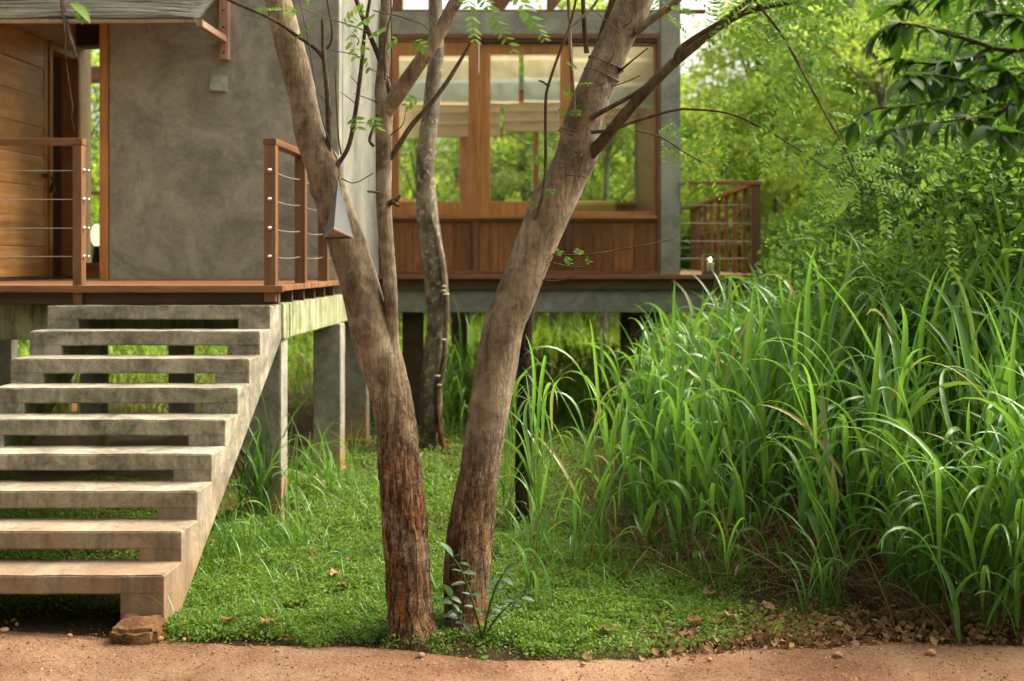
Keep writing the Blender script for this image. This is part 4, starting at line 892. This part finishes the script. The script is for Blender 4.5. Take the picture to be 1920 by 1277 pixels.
# blue-green sapling at the foot of the leaning tree
sp_ = thing('sapling', tuple(W(905, 1195, 6.42)), 'blue-green broad-leaved sapling at the foot of the leaning tree', 'plant')
for (path_) in ([(905, 1200, 3), (915, 1150, 2.4), (930, 1100, 2), (945, 1075, 1.4)], [(905, 1200, 3), (890, 1140, 2), (870, 1080, 1.6), (850, 1045, 1)], [(905, 1200, 2.6), (930, 1160, 2), (960, 1130, 1.6), (985, 1115, 1)], [(905, 1200, 2.4), (880, 1180, 2), (855, 1150, 1.4), (845, 1120, 1)]):
    pts_ = px_path(path_, (6.42, 6.28)); tube('stem', 'culm', sp_, pts_, rings=16, sides=6)
    c_ = crom(np.array(pts_), 24)
    for k in range(8, len(c_), 3):
        T = Vector(c_[k][:3]-c_[k-1][:3]).normalized()
        for s_ in (-1, 1): put_leaf(sp_, Vector(c_[k][:3]), T*.4+Vector((s_*.8, random.uniform(-.8, .3), random.uniform(-.5, .3))), random.uniform(.045, .09), 'blueleaf')
    put_leaf(sp_, Vector(c_[-1][:3]), T, .11, 'blueleaf')

# dry vine hanging from the awning
vn = thing('hanging_vine', tuple(W(118, 0, 10.6)), 'dry brown vine with one green leaf dangling over the reed awning', 'vine')
tube('stem', 'barkd', vn, px_path([(112, -40, 3), (118, 0, 4), (126, 50, 4.4), (136, 85, 4), (143, 110, 3)], (10.98, 10.72)), rings=24, sides=7, amp=.2)
tube('stem', 'barkd', vn, px_path([(112, -40, 3), (115, 5, 2.6), (120, 40, 2), (121, 62, 1.2)], (10.95, 10.75)), rings=18, sides=6)
tube('tendril', 'barkd', vn, px_path([(124, 60, 1.2), (123, 100, 1), (130, 160, 1.2), (136, 200, 1.4), (134, 220, 1), (140, 245, .8)], (10.76, 10.72)), rings=30, sides=5)
put_leaf(vn, W(132, 6, 10.66), (.9, -.3, -.45), .24, 'herb'); put_leaf(vn, W(130, 20, 10.66), (.75, -.3, -.6), .2, 'herb')

# ------------------------------------------------------------------ tall grass
def grass_plants(pts, h=(.9, 1.35), nb=(5, 8), L_=(.5, .95), wd=(.022, .044), lean=.16, seg=10, fold=True, seed=1, culm_r=.0035, bmin=None):
    """each point gets an upright culm carrying arching leaves; returns leaf mesh data and culm mesh data"""
    rs = np.random.default_rng(seed); n = len(pts); pts = np.asarray(pts); H = rs.uniform(*h, n)*(pts[:, 3] if pts.shape[1] > 3 else 1)
    la = rs.uniform(0, 2*np.pi, n); lt = np.abs(rs.normal(0, lean, n)); cnt = rs.integers(nb[0], nb[1]+1, n); idx = np.repeat(np.arange(n), cnt); m = len(idx)
    f = np.concatenate([np.linspace(.08, 1, c_) for c_ in cnt])+rs.normal(0, .04, m); f = np.clip(f, .05, 1)
    off = H[idx]*f; top = np.stack([np.cos(la)*np.sin(lt), np.sin(la)*np.sin(lt), np.cos(lt)], 1)
    B = np.concatenate([pts[idx, :2], np.zeros((m, 1))], 1)+top[idx]*off[:, None]
    az = rs.uniform(0, 2*np.pi, m); k = pts[idx, 3] if pts.shape[1] > 3 else np.ones(m)
    Ln = rs.uniform(*L_, m)*(.55+.45*f)*k; t0 = np.abs(rs.normal(.24, .16, m)); bend = np.where(rs.uniform(0, 1, m) < .42, rs.uniform(.2, 1.2, m), rs.uniform(1.2, 3.3, m))
    if bmin: bend = rs.uniform(bmin, 2.7, m); az = np.where(rs.uniform(0, 1, m) < .6, rs.normal(-2.2, .7, m), az)   # leaves fall towards the open path
    V, F, st_ = blades_np(B, az, Ln, t0, bend, rs.uniform(*wd, m)*(.6+.4*k), seg, fold, 2.1, rs.normal(0, .5, m), rs)
    V[:, 2] = np.maximum(V[:, 2], .006)
    R = np.where(rs.uniform(0, 1, m) < .018, 1.3, np.clip(rs.normal(.5, .22, m)+(f-.6)*.25, 0, 1)); R = np.repeat(R, st_)
    # culms as thin three-sided stems
    a3 = np.array([0, 2.09, 4.19]); ring = np.stack([np.cos(a3), np.sin(a3), np.zeros(3)], 1)
    b0 = np.concatenate([pts[:, :2], np.zeros((n, 1))], 1); tp = b0+top*H[:, None]
    CV = np.concatenate([b0[:, None]+ring[None]*culm_r, tp[:, None]+ring[None]*culm_r*.5], 1).reshape(-1, 3)
    CF = np.array([[0, 1, 4, 3], [1, 2, 5, 4], [2, 0, 3, 5]]); CF = (np.arange(n)[:, None, None]*6+CF[None]).reshape(-1, 4); CR = np.repeat(rs.uniform(0, 1, n), 6)
    return (V, F, R), (CV, CF, CR)
def scatter(poly_x, y0, y1, dens, seed, clump=.55):
    """points between left limit poly_x(y) and right limit; clumped"""
    rs = np.random.default_rng(seed); out = []
    xs_ = [poly_x(y_)[0] for y_ in np.linspace(y0, y1, 30)]; xe = [poly_x(y_)[1] for y_ in np.linspace(y0, y1, 30)]
    n = int(dens*(y1-y0)*(max(xe)-min(xs_)))
    X = rs.uniform(min(xs_), max(xe), n); Y = rs.uniform(y0, y1, n)
    for x, y_ in zip(X, Y):
        a_, b_ = poly_x(y_)
        if a_ < x < b_ and noise.noise((x*1.7, y_*1.7, seed)) > -clump+rs.uniform(-.3, .3)*.6: out.append((x, y_, 0, 1))
    return np.array(out)
def edge_l(y_): return float(np.interp(y_, [6.1, 6.5, 6.9, 7.2, 7.5, 7.9, 9, 11, 13.6, 14.1], [2.5, 2.2, 2.0, 1.30, .95, .55, .45, .62, .95, 2.45]))
P1 = scatter(lambda y_: (edge_l(y_), np.interp(y_, [6, 14], [4.2, 7.5])), 6.2, 14.1, 27, 11, .7)
P1[:, 3] = np.clip(.8+.3*np.minimum(1, (P1[:, 0]-np.array([edge_l(y_) for y_ in P1[:, 1]]))/.8)+.12*np.array([noise.noise((x, y_, 3)) for x, y_ in P1[:, :2]]), .45, 1.15)
P1[:, 3] *= np.interp(P1[:, 1], [6.2, 7.4, 8.5], [.72, .86, 1.0])*np.interp(P1[:, 0]*9/P1[:, 1], [1.2, 2.2, 3.2], [.93, 1.08, 1.2])
gl, gc = grass_plants(P1, (.85, 1.22), (5, 8), (.5, 1.02), (.026, .05), seed=5)
def stuff(nm, data, mat, label, cat, parent=None):
    o = link_mesh(nm, np_mesh(nm, *data, smooth=True), mat, parent); tag(o, kind='stuff')
    if parent is None: tag(o, label, cat)
    return o
tg = stuff('tall_grass', gl, 'grass', 'dense tall bright green grass filling the ground right of the trees', 'grass')
stuff('grass_stems', gc, 'culm', '', '', tg)
P2 = scatter(lambda y_: (2.6, np.interp(y_, [14, 33], [8.5, 16])), 14.1, 33, 13, 23)
P2[:, 3] *= np.interp(P2[:, 1], [14, 20, 33], [1.05, .8, .6])
gl, gc = grass_plants(P2, (.9, 1.35), (4, 6), (.5, .95), (.02, .034), seg=7, fold=False, seed=8)
stuff('tall_grass', gl, 'grassfar', 'tall grass beside and beyond the veranda railing', 'grass')
P3 = np.concatenate([scatter(lambda y_: (-2.0, 1.9), 14.6, 19.6, 42, 31), ]); P3[:, 3] = np.clip(.34+.05*(P3[:, 1]-15.6), .3, .5)
P3b = scatter(lambda y_: (-14, 2.6), 19.6, 31, 17, 37); P3b[:, 3] = np.interp(P3b[:, 1], [19.6, 24, 31], [.40, .42, .55]); P3c = scatter(lambda y_: (-13, -2.4), 14.6, 19.6, 20, 41); P3c[:, 3] = .45
gl, gc = grass_plants(np.concatenate([P3, P3b, P3c]), (.8, 1.25), (4, 6), (.45, .85), (.022, .036), seg=6, fold=False, seed=12)
stuff('tall_grass', gl, 'grassfar', 'bright tall grass seen beneath and behind the raised houses', 'grass')
# separate clumps
def clump(nm, x, y_, n, rad, h, L_, wd, label, seed, mat='grass', lean=.2, nb=(4, 7), t=1.0, bm=None):
    d_ = HC*FPX/(y_-CY); c_ = W(x, y_, d_); rs = np.random.default_rng(seed)
    pts_ = np.stack([c_.x+rs.normal(0, rad, n), c_.y+rs.normal(0, rad, n), np.zeros(n), np.full(n, t)], 1)
    g1, g2 = grass_plants(pts_, h, nb, L_, wd, lean, 12, True, seed, bmin=bm)
    r_ = thing(nm, (c_.x, c_.y, 0), label, 'grass')
    tag(link_mesh('blades', np_mesh('blades', *g1, smooth=True), mat, r_), kind='stuff'); tag(link_mesh('stems', np_mesh('stems', *g2), 'culm', r_), kind='stuff')
    return r_
clump('grass_clump', 498, 985, 16, .07, (.12, .45), (.5, .95), (.011, .018), 'thin grass clump growing against the front concrete column', 3, lean=.16)
clump('grass_clump', 620, 930, 9, .12, (.1, .3), (.4, .7), (.01, .016), 'low grass tuft by the second concrete column', 4)
clump('grass_clump', 1010, 1150, 7, .07, (.8, 1.15), (.45, .8), (.018, .028), 'young grass clump just right of the leaning tree foot', 5, lean=.10)
clump('grass_clump', 1075, 1090, 10, .12, (.7, 1.1), (.45, .85), (.017, .027), 'loose grass clump between slim dark tree and the grass thicket', 6, lean=.15)
clump('grass_clump', 955, 1000, 5, .05, (.75, 1.05), (.4, .7), (.015, .024), 'sparse grass clump beside the slim dark tree', 7, lean=.1)
clump('grass_clump', 868, 830, 9, .12, (.7, 1.0), (.4, .7), (.02, .03), 'small grass clump just right of the lichen tree', 8, lean=.12)
clump('grass_clump', 1880, 1185, 22, .16, (.35, .8), (.75, 1.15), (.022, .036), 'arching grass clump spilling onto the red path', 9, lean=.3, bm=1.5)
clump('grass_clump', 1745, 1150, 13, .1, (.3, .65), (.65, 1.05), (.02, .032), 'drooping dark grass clump above the leaf litter edge', 10, lean=.3, bm=1.4)
clump('grass_clump', 1500, 1160, 5, .12, (.1, .3), (.4, .65), (.012, .018), 'few low grass blades over the leaf litter', 13, lean=.3)
clump('grass_clump', 1262, 985, 10, .10, (.85, 1.2), (.5, .85), (.026, .042), 'tallest grass clump, its blades rising before the pavilion beam end', 16, lean=.1)
clump('grass_clump', 430, 1060, 10, .16, (.04, .2), (.3, .6), (.008, .013), 'wispy grass tuft beside the concrete stair side', 14, lean=.4)
clump('grass_clump', 540, 1040, 6, .14, (.04, .2), (.3, .55), (.008, .012), 'wispy grass tuft on the green lawn before the front column', 15, lean=.4)

# ------------------------------------------------------------------ ground cover, litter, pebbles
def cover(n, x0, x1, y0, y1, seed, mask, hz=.085, size=(.018, .038)):
    rs = np.random.default_rng(seed); X = rs.uniform(x0, x1, n); Y = rs.uniform(y0, y1, n); keep = np.array([mask(x, y_) for x, y_ in zip(X, Y)]) > rs.uniform(0, 1, n)
    X, Y = X[keep], Y[keep]; hh = np.array([.5+.5*noise.noise((x*2.3, y_*2.3, 1))+.35*noise.noise((x*8, y_*8, 1)) for x, y_ in zip(X, Y)])
    Z = np.abs(rs.beta(1.4, 1.3, len(X)))*hz*np.clip(hh+.35, .15, 1.6)+.006
    V, F = leaves_np(np.stack([X, Y, Z], 1), rs.uniform(*size, len(X)), .55, .5, .2, .1, rs); V[:, 2] = np.maximum(V[:, 2], .004)
    return V, F, np.repeat(np.clip(rs.normal(.46, .2, len(X))+(hh-.5)*.6, 0, 1), 6)
def mask1(x, y_):
    e_ = path_edge(x)+.05+.13*noise.noise((x*4.5, y_*4.5, 0))+.07*noise.noise((x*13, y_*13, 5))
    if y_ < e_-.16: return 0
    m = min(1, max(0, (y_-e_+.12)/.25)) if x > -2.2 else min(1, max(0, (y_-e_-.1)/.3))
    if x > .35: m *= max(.10, 1-(x-.35)*.9)*(.35+.65*max(0, min(1, .5+1.5*noise.noise((x*2.2, y_*2.2, 6)))))
    if y_ > 10: m *= max(.4, 1-(y_-10)/6)
    if x < -2.3 and y_ < 6.9: m *= .3
    m *= max(.06, min(1, .72+1.0*noise.noise((x*1.6, y_*1.6, 9))+.9*noise.noise((x*5, y_*5, 2))))
    return m
def quads(V, F, R):                                       # small leaves: one folded quad each is enough
    k = np.arange(len(V)//6)[:, None]*6+np.array([0, 1, 3, 5])[None]; return V[k].reshape(-1, 3), np.arange(k.size).reshape(-1, 4), R[k].ravel()
c1 = quads(*cover(330000, -2.35, 1.7, 6.1, 8.9, 3, mask1, .09, (.010, .032))); c2 = quads(*cover(150000, -2.6, 1.6, 8.9, 16.5, 4, mask1, .11, (.022, .042))); c3 = quads(*cover(90000, -6.5, -2.3, 6.4, 11, 5, mask1, .09, (.018, .034)))
stuff('ground_cover', join_np([c1, c2, c3]), 'herb', 'low bright green creeping herbs covering the ground by the trees', 'ground cover')
rs = np.random.default_rng(19); n = 9500
X, Y = rs.uniform(-2.3, 1.4, n), rs.uniform(6.35, 12, n); k_ = np.array([mask1(x, y_) for x, y_ in zip(X, Y)]) > rs.uniform(0, 1.3, n); X, Y = X[k_], Y[k_]; n = len(X)
V, F, st_ = blades_np(np.stack([X, Y, np.zeros(n)], 1), rs.uniform(0, 6.3, n), (.05+.45*rs.beta(1.2, 4, n))*np.interp(X, [-1.6, -.6], [1.35, .8]), np.abs(rs.normal(.3, .25, n)), rs.uniform(.3, 2.2, n), rs.uniform(.004, .009, n), 6, False, 1.5, 0, rs)
V[:, 2] = np.maximum(V[:, 2], .005)
stuff('fine_grass', (V, F, np.repeat(rs.uniform(.2, 1, n), st_)), 'grass', 'fine short grass blades among the creeping herbs', 'grass')
# dry straw at the foot of the tall grass
n = 3600; X = rs.uniform(.2, 3.4, n); Y = rs.uniform(6.5, 10.5, n); k_ = (np.array([edge_l(y_) for y_ in Y])-.35 < X); X, Y = X[k_], Y[k_]; n = len(X)
V, F, st_ = blades_np(np.stack([X, Y, rs.uniform(.0, .22, n)], 1), rs.uniform(0, 6.3, n), rs.uniform(.15, .6, n), rs.uniform(.5, 1.7, n), rs.uniform(-.4, 1.0, n), rs.uniform(.004, .009, n), 5, False, 1.3, 0, rs)
V[:, 2] = np.maximum(V[:, 2], .006)
stuff('dry_straw', (V, F, np.repeat(rs.uniform(0, 1, n), st_)), 'straw', 'dry brown straw matted at the foot of the tall grass', 'straw')
# leaf litter between the herbs and the path
def litter(n, x0, x1, y0, y1, f, sz, seed):
    rs = np.random.default_rng(seed); X, Y = rs.uniform(x0, x1, n), rs.uniform(y0, y1, n); k_ = np.array([f(x, y_) for x, y_ in zip(X, Y)]) > rs.uniform(0, 1, n); X, Y = X[k_], Y[k_]
    V, F = leaves_np(np.stack([X, Y, rs.uniform(.012, .045, len(X))], 1), rs.uniform(*sz, len(X)), .5, .62, .3, -.12, rs); V[:, 2] = np.maximum(V[:, 2], .005)
    return V, F, np.repeat(rs.uniform(0, 1, len(X)), 6)
def lmask(x, y_):
    e_ = path_edge(x)
    if y_ < e_-.10: return 0
    return math.exp(-((y_-e_-.22)/.28)**2)*max(0, min(1, (x-.35)/.35))*max(.35, min(1, 1.0-(x-1.5)*.5))
stuff('leaf_litter', litter(9000, .3, 2.8, 6.0, 7.4, lmask, (.02, .06), 6), 'litter', 'brown dead leaf litter along the red path edge', 'leaf litter')
stuff('leaf_debris', litter(7000, -4.0, 3.0, 5.9, 9, lambda x, y_: .5*math.exp(-((y_-path_edge(x)-.03)/.10)**2)+(.05 if y_ > path_edge(x) else .0), (.012, .034), 8), 'litter', 'small brown leaf debris scattered at the path edge', 'leaf debris')
fl_m = []
for q in range(4):
    bm = bmesh.new(); pts_ = []
    for i in range(10):
        a_ = 2*math.pi*i/10; r_ = random.uniform(.55, 1.0)*(1 if i % 2 else .8); pts_.append(bm.verts.new((math.cos(a_)*r_*.5, math.sin(a_)*r_*.36, random.uniform(.0, .22))))
    c_ = bm.verts.new((0, 0, .02))
    for i in range(10): bm.faces.new((c_, pts_[i], pts_[(i+1) % 10]))
    me = bpy.data.meshes.new('fallen_leaf'); bm.to_mesh(me); bm.free(); at = me.attributes.new('rnd', 'FLOAT', 'POINT'); at.data.foreach_set('value', np.full(len(me.vertices), .2+.25*q, dtype=np.float32)); me.materials.append(M['litter']); fl_m.append(me)
for (x, y_, s_) in ((585, 1058, .09), (627, 1100, .10), (655, 1070, .08), (500, 1195, .11), (430, 1190, .10), (548, 1210, .09), (478, 1040, .08), (1100, 1245, .07), (1140, 1210, .10), (720, 1190, .09), (915, 1190, .08), (640, 1120, .06), (1170, 880, .1), (1000, 920, .08), (1395, 1085, .14), (1335, 1140, .14), (1370, 1185, .12), (1440, 1165, .12), (1300, 1190, .10), (1350, 1215, .12)):
    d_ = HC*FPX/(y_-CY); p = W(x, y_, d_); o = bpy.data.objects.new('fallen_leaf', random.choice(fl_m)); C.objects.link(o); o.location = (p.x, p.y, .075 if p.y > path_edge(p.x)+.1 else .03); o.scale = (s_*1.3,)*3; o.rotation_euler = (random.uniform(-.3, .1), random.uniform(-.3, .3), random.uniform(0, 6))
    tag(o, 'single curled brown fallen leaf lying on the herbs and path edge', 'leaf', 'fallen leaves on the lawn')
# pebbles and crumbs on the path
ico = bmesh.new(); bmesh.ops.create_icosphere(ico, subdivisions=1, radius=1); IV = np.array([v.co[:] for v in ico.verts]); IF = np.array([[v.index for v in f.verts] for f in ico.faces]); ico.free()
def stones(n, f, sz, seed):
    rs = np.random.default_rng(seed); X, Y = rs.uniform(-3.8, 3.4, n), rs.uniform(5.2, 7.0, n); k_ = np.array([y_ < path_edge(x)+.04 for x, y_ in zip(X, Y)]); X, Y = X[k_], Y[k_]; n = len(X)
    s_ = sz[0]*(sz[1]/sz[0])**(rs.beta(1, 3.5, n)); Z = np.array([path_z(x, y_, min(1, (y_-3.6)/(path_edge(x)-3.6))) for x, y_ in zip(X, Y)])
    V = IV[None]*(1+rs.normal(0, .22, (n, 12, 1)))*s_[:, None, None]*np.array([1, 1, .6])+np.stack([X, Y, Z+s_*.2], 1)[:, None]
    F = (np.arange(n)[:, None, None]*12+IF[None]).reshape(-1, 3); return V.reshape(-1, 3), F, np.repeat(rs.uniform(0, 1, n), 12)
M['crumb'] = m_leaf('crumb', [(0, (.10, .045, .02)), (.45, (.33, .17, .085)), (1, (.52, .34, .21))], (.3, .2, .1), .0, .9, .15)
stuff('gravel', stones(24000, None, (.002, .014), 2), 'crumb', 'fine reddish gravel scattered over the path', 'gravel')
for (x, y_, s_) in ((1100, 1240, .022), (790, 1242, .026), (1093, 1258, .018), (520, 1232, .018), (1570, 1242, .03), (130, 1204, .02), (300, 1212, .03), (345, 1212, .02), (8, 1196, .03), (400, 1236, .016), (1330, 1250, .02), (1745, 1238, .035)):
    d_ = HC*FPX/(y_-CY); p = W(x, y_, d_); V = IV*(1+np.random.default_rng(x).normal(0, .2, (12, 1)))*s_*np.array([1, 1, .65])
    bmx = np_mesh('pebble', V, IF); o = link_mesh('pebble', bmx, 'pebble'); o.location = (p.x, p.y, .03+s_*.3); sb = o.modifiers.new('round', 'SUBSURF'); sb.levels = sb.render_levels = 1
    tag(o, 'reddish pebble lying loose on the path', 'pebble', 'pebbles on the path')

# ------------------------------------------------------------------ trees and shrubs behind
def crown_tree(nm, mat, h, spread, nclump, per, lsz, seed, trunk_r=.12, z0=.25, bark='barkl', flat=.7):
    """prototype meshes: trunk with limbs, and a crown of leaf clumps at the limb ends"""
    rs = np.random.default_rng(seed); random.seed(seed); P, F, off = [], [], 0; parts = []
    def addtube(pts_, rings, sides):
        me = tube_mesh('t', pts_, rings=rings, sides=sides, amp=.12, seed=seed); v = np.empty(len(me.vertices)*3, np.float32); me.vertices.foreach_get('co', v)
        f = np.empty(len(me.loops), np.int32); me.loops.foreach_get('vertex_index', f); parts.append((v.reshape(-1, 3), f.reshape(-1, 4), np.zeros(len(v)//3))); bpy.data.meshes.remove(me)
    lx, ly = rs.normal(0, .05*h, 2)
    addtube([(0, 0, -.05, trunk_r*1.2), (lx*.2, ly*.2, h*.3, trunk_r), (lx*.6, ly*.6, h*.6, trunk_r*.7), (lx, ly, h*.92, trunk_r*.2)], 18, 9)
    cen = []
    for i in range(nclump):
        t = rs.uniform(z0, 1.0); a_ = rs.uniform(0, 6.28); r_ = spread*math.sqrt(rs.uniform(.05, 1))*(math.sin(math.pi*min(1, max(.12, (t-z0)/(1-z0)*.85+.12))))
        c_ = np.array([lx*t+r_*math.cos(a_), ly*t+r_*math.sin(a_), h*t]); cen.append(c_)
        if i % 3 == 0: addtube([(lx*t*.7, ly*t*.7, h*t*.72, trunk_r*.35), tuple(.5*(c_+np.array([lx*t*.7, ly*t*.7, h*t*.72]))+np.array([0, 0, .1]))+(trunk_r*.2,), tuple(c_)+(trunk_r*.06,)], 8, 5)
    cen = np.array(cen); idx = rs.integers(0, nclump, per*nclump); rad = rs.uniform(.5, 1.15, nclump)*spread*.30
    g = rs.normal(0, 1, (len(idx), 3)); g /= np.linalg.norm(g, axis=1)[:, None]; g *= rs.uniform(.2, 1, (len(idx), 1))**.6; g[:, 2] *= flat
    pos = cen[idx]+g*rad[idx][:, None]; ok = pos[:, 2] > .05; pos, idx = pos[ok], idx[ok]
    V, Fq = leaves_np(pos, rs.uniform(.65, 1.3, len(pos))*lsz, .35, .55, .22, .2, rs)
    cr = rs.normal(0, .16, nclump); R = np.clip(.45+cr[idx]+rs.normal(0, .16, len(pos)), 0, 1)
    tm = np_mesh(nm+'_trunk', *join_np(parts), smooth=True); tm.materials.append(M[bark]); cm = np_mesh(nm+'_crown', V, Fq, np.repeat(R, 6)); cm.materials.append(M[mat])
    return tm, cm
def plant(name, proto, x, y_, s_, rot, label, cat, grp, sz=1.0, names=('trunk', 'crown')):
    r_ = thing(name, (x, y_, 0), label, cat, grp); r_.rotation_euler = (0, 0, rot); r_.scale = (s_, s_, s_*sz)
    for me, nm in zip(proto, names):
        o = bpy.data.objects.new(nm, me); C.objects.link(o); o.parent = r_
    return r_
PT = {'yel': crown_tree('yellow_tree', 'treeA', 8.0, 2.6, 46, 115, .13, 1), 'mid': crown_tree('green_tree', 'treeB', 9.0, 2.9, 46, 120, .13, 2), 'deep': crown_tree('deep_tree', 'treeC', 8.5, 2.8, 48, 140, .125, 3),
      'yel2': crown_tree('yellow_tree', 'treeA', 6.0, 2.2, 42, 120, .115, 4, z0=.15), 'slim': crown_tree('slim_tree', 'treeB', 9.5, 1.9, 38, 160, .12, 5, .08, .4)}
SH = {'sy': crown_tree('shrub', 'treeA', 2.6, 1.5, 44, 210, .075, 6, .03, .08, 'barkd'), 'sm': crown_tree('shrub', 'shrubM', 2.8, 1.6, 56, 360, .048, 7, .03, .06, 'barkd'), 'sd': crown_tree('shrub', 'shrubD', 3.2, 1.6, 58, 400, .044, 8, .03, .05, 'barkd')}
random.seed(77)
TL = {'yel': 'tall yellow-green leafy tree in the wood behind the houses', 'yel2': 'small yellow-leaved tree in the wood behind the houses', 'mid': 'mid green leafy tree in the wood behind the houses', 'deep': 'deep green dense tree in the wood behind the houses', 'slim': 'slim pale-trunked tree in the wood behind the houses'}
TG = {'yel': 'tall yellow-green trees of the wood', 'yel2': 'small yellow trees of the wood', 'mid': 'mid green trees of the wood', 'deep': 'deep green trees of the wood', 'slim': 'slim trees of the wood'}
def T(kind, xpix, d_, h_):
    x = (xpix-CX)*d_/FPX; base = {'yel': 8, 'yel2': 6, 'mid': 9, 'deep': 8.5, 'slim': 9.5}[kind]
    plant('background_tree', PT[kind], x, d_, h_/base, random.uniform(0, 6), TL[kind], 'tree', TG[kind])
for a_ in [('yel', 1400, 39, 10.5), ('mid', 1350, 36, 7.6), ('yel', 1520, 37, 11), ('mid', 1610, 32, 11), ('yel2', 1460, 35, 7), ('deep', 1700, 28, 10), ('mid', 1790, 22, 8.5), ('yel', 1680, 38, 13), ('deep', 1880, 25, 10), ('mid', 2000, 20, 6), ('yel2', 1590, 30, 7),
           ('yel', 1320, 44, 8.0), ('deep', 1420, 46, 12), ('mid', 1540, 45, 13), ('mid', 1760, 45, 14), ('yel', 1880, 40, 14), ('yel2', 1310, 37, 6), ('deep', 2080, 30, 9), ('mid', 2200, 24, 6),
           ('yel2', 780, 30, 5.6), ('mid', 850, 36, 6.4), ('yel2', 940, 33, 6.4), ('deep', 1010, 33, 7.5), ('yel', 1080, 30, 8.6), ('deep', 1140, 32, 7.4), ('mid', 1180, 34, 7.8), ('yel2', 900, 40, 6.4), ('slim', 1130, 24, 7.5), ('yel', 1000, 42, 9), ('mid', 700, 40, 6.5),
           ('yel2', 1040, 33, 6.0), ('yel', 1220, 30, 6.6), ('mid', 300, 34, 8), ('yel', 120, 36, 9), ('deep', 200, 30, 7.5), ('mid', 0, 30, 9), ('yel', 450, 42, 8), ('mid', -150, 28, 9), ('yel', 80, 27, 7), ('deep', 560, 38, 6)]: T(*a_)
for (x, y_, k_, h_) in ((-14, -5, 'mid', 11), (-10, -7, 'deep', 11), (-6.5, -6, 'mid', 10), (-3, -8, 'deep', 10), (.5, -7, 'mid', 10.5), (4, -7.5, 'deep', 11), (7.5, -6, 'mid', 10), (11, -7, 'deep', 11), (-12, 1, 'mid', 10), (-8, -11, 'yel', 13), (-1, -12, 'mid', 14), (6, -12, 'deep', 14), (-4.5, -13, 'deep', 14), (2.5, -14, 'mid', 14)):
    plant('roadside_tree', PT[k_], x, y_, h_/{'yel': 8, 'mid': 9, 'deep': 8.5}[k_], random.uniform(0, 6), 'leafy tree on the far side of the path, facing the staircase', 'tree', 'trees facing the staircase')
for i in range(9): plant('roadside_shrub', SH['sd' if i % 2 else 'sm'], -14+3.3*i, -3.6-random.uniform(0, 1.5), 1.1, i, 'leafy shrub on the far side of the path, facing the staircase', 'shrub', 'shrubs facing the staircase', names=('stem', 'foliage'))
SL = {'sy': 'bushy yellow-green shrub in the undergrowth', 'sm': 'bushy mid green shrub in the undergrowth', 'sd': 'dense dark green shrub in the undergrowth'}
def Sb(kind, xpix, d_, h_):
    x = (xpix-CX)*d_/FPX; base = {'sy': 2.6, 'sm': 2.8, 'sd': 3.2}[kind]
    plant('shrub', SH[kind], x, d_, h_/base, random.uniform(0, 6), SL[kind], 'shrub', {'sy': 'yellow-green shrubs', 'sm': 'mid green shrubs', 'sd': 'dark green shrubs'}[kind], names=('stem', 'foliage'))
for a_ in [('sm', 1780, 13.5, 3.2), ('sd', 1880, 12.5, 3.6), ('sm', 1960, 11.5, 3.8), ('sd', 1840, 16, 4.2), ('sm', 1710, 17, 2.4), ('sy', 1620, 19, 2.4), ('sy', 1540, 33, 3.4), ('sy', 1480, 34, 3), ('sy', 1420, 35, 3), ('sy', 1360, 36, 3), ('sy', 1300, 35, 3),
           ('sd', 2040, 10, 4.0), ('sd', 1950, 15, 5.0), ('sm', 1760, 20, 4.5), ('sy', 1660, 23, 3.6), ('sm', 1860, 20, 5.5), ('sy', 1570, 30, 3.2), ('sy', 1500, 38, 4.0), ('sy', 1240, 35, 3.4), ('sm', 1180, 34, 3.2), ('sy', 1100, 35, 3.6), ('sm', 1020, 34, 3.2), ('sy', 950, 36, 3.6), ('sm', 880, 35, 3.0), ('sm', 800, 34, 3.2), ('sy', 740, 37, 3.2), ('sy', 620, 30, 3), ('sm', 500, 28, 3), ('sy', 380, 29, 3), ('sm', 250, 26, 3), ('sy', 130, 27, 3.2), ('sm', 20, 25, 3.2), ('sy', -90, 27, 3),
           ('sd', 2150, 12, 4.5), ('sm', 2120, 8.5, 3.4)]: Sb(*a_)
# far wood closing the horizon
rs = np.random.default_rng(99); n = 60000
a_ = rs.uniform(-.62, .62, n); r_ = rs.uniform(52, 64, n); X, Y = r_*np.sin(a_), r_*np.cos(a_)
H = np.array([6+2.2*noise.noise((x*.12, 3, 0))+1.2*noise.noise((x*.5, 7, 0)) for x in X])*(1+.75*np.clip((X-4)/14, 0, 1)); Z = H*rs.uniform(0, 1, n)**.8
V, F = leaves_np(np.stack([X, Y, Z], 1), rs.uniform(.4, .8, n), .4, .6, .2, .2, rs)
stuff('distant_wood', (V, F, np.repeat(np.clip(np.array([.5+.5*noise.noise((x*.35, z*.5, 1)) for x, z in zip(X, Z)])+rs.normal(0, .12, n), 0, 1), 6)), 'treeA', 'hazy mass of distant woodland behind everything', 'woodland')
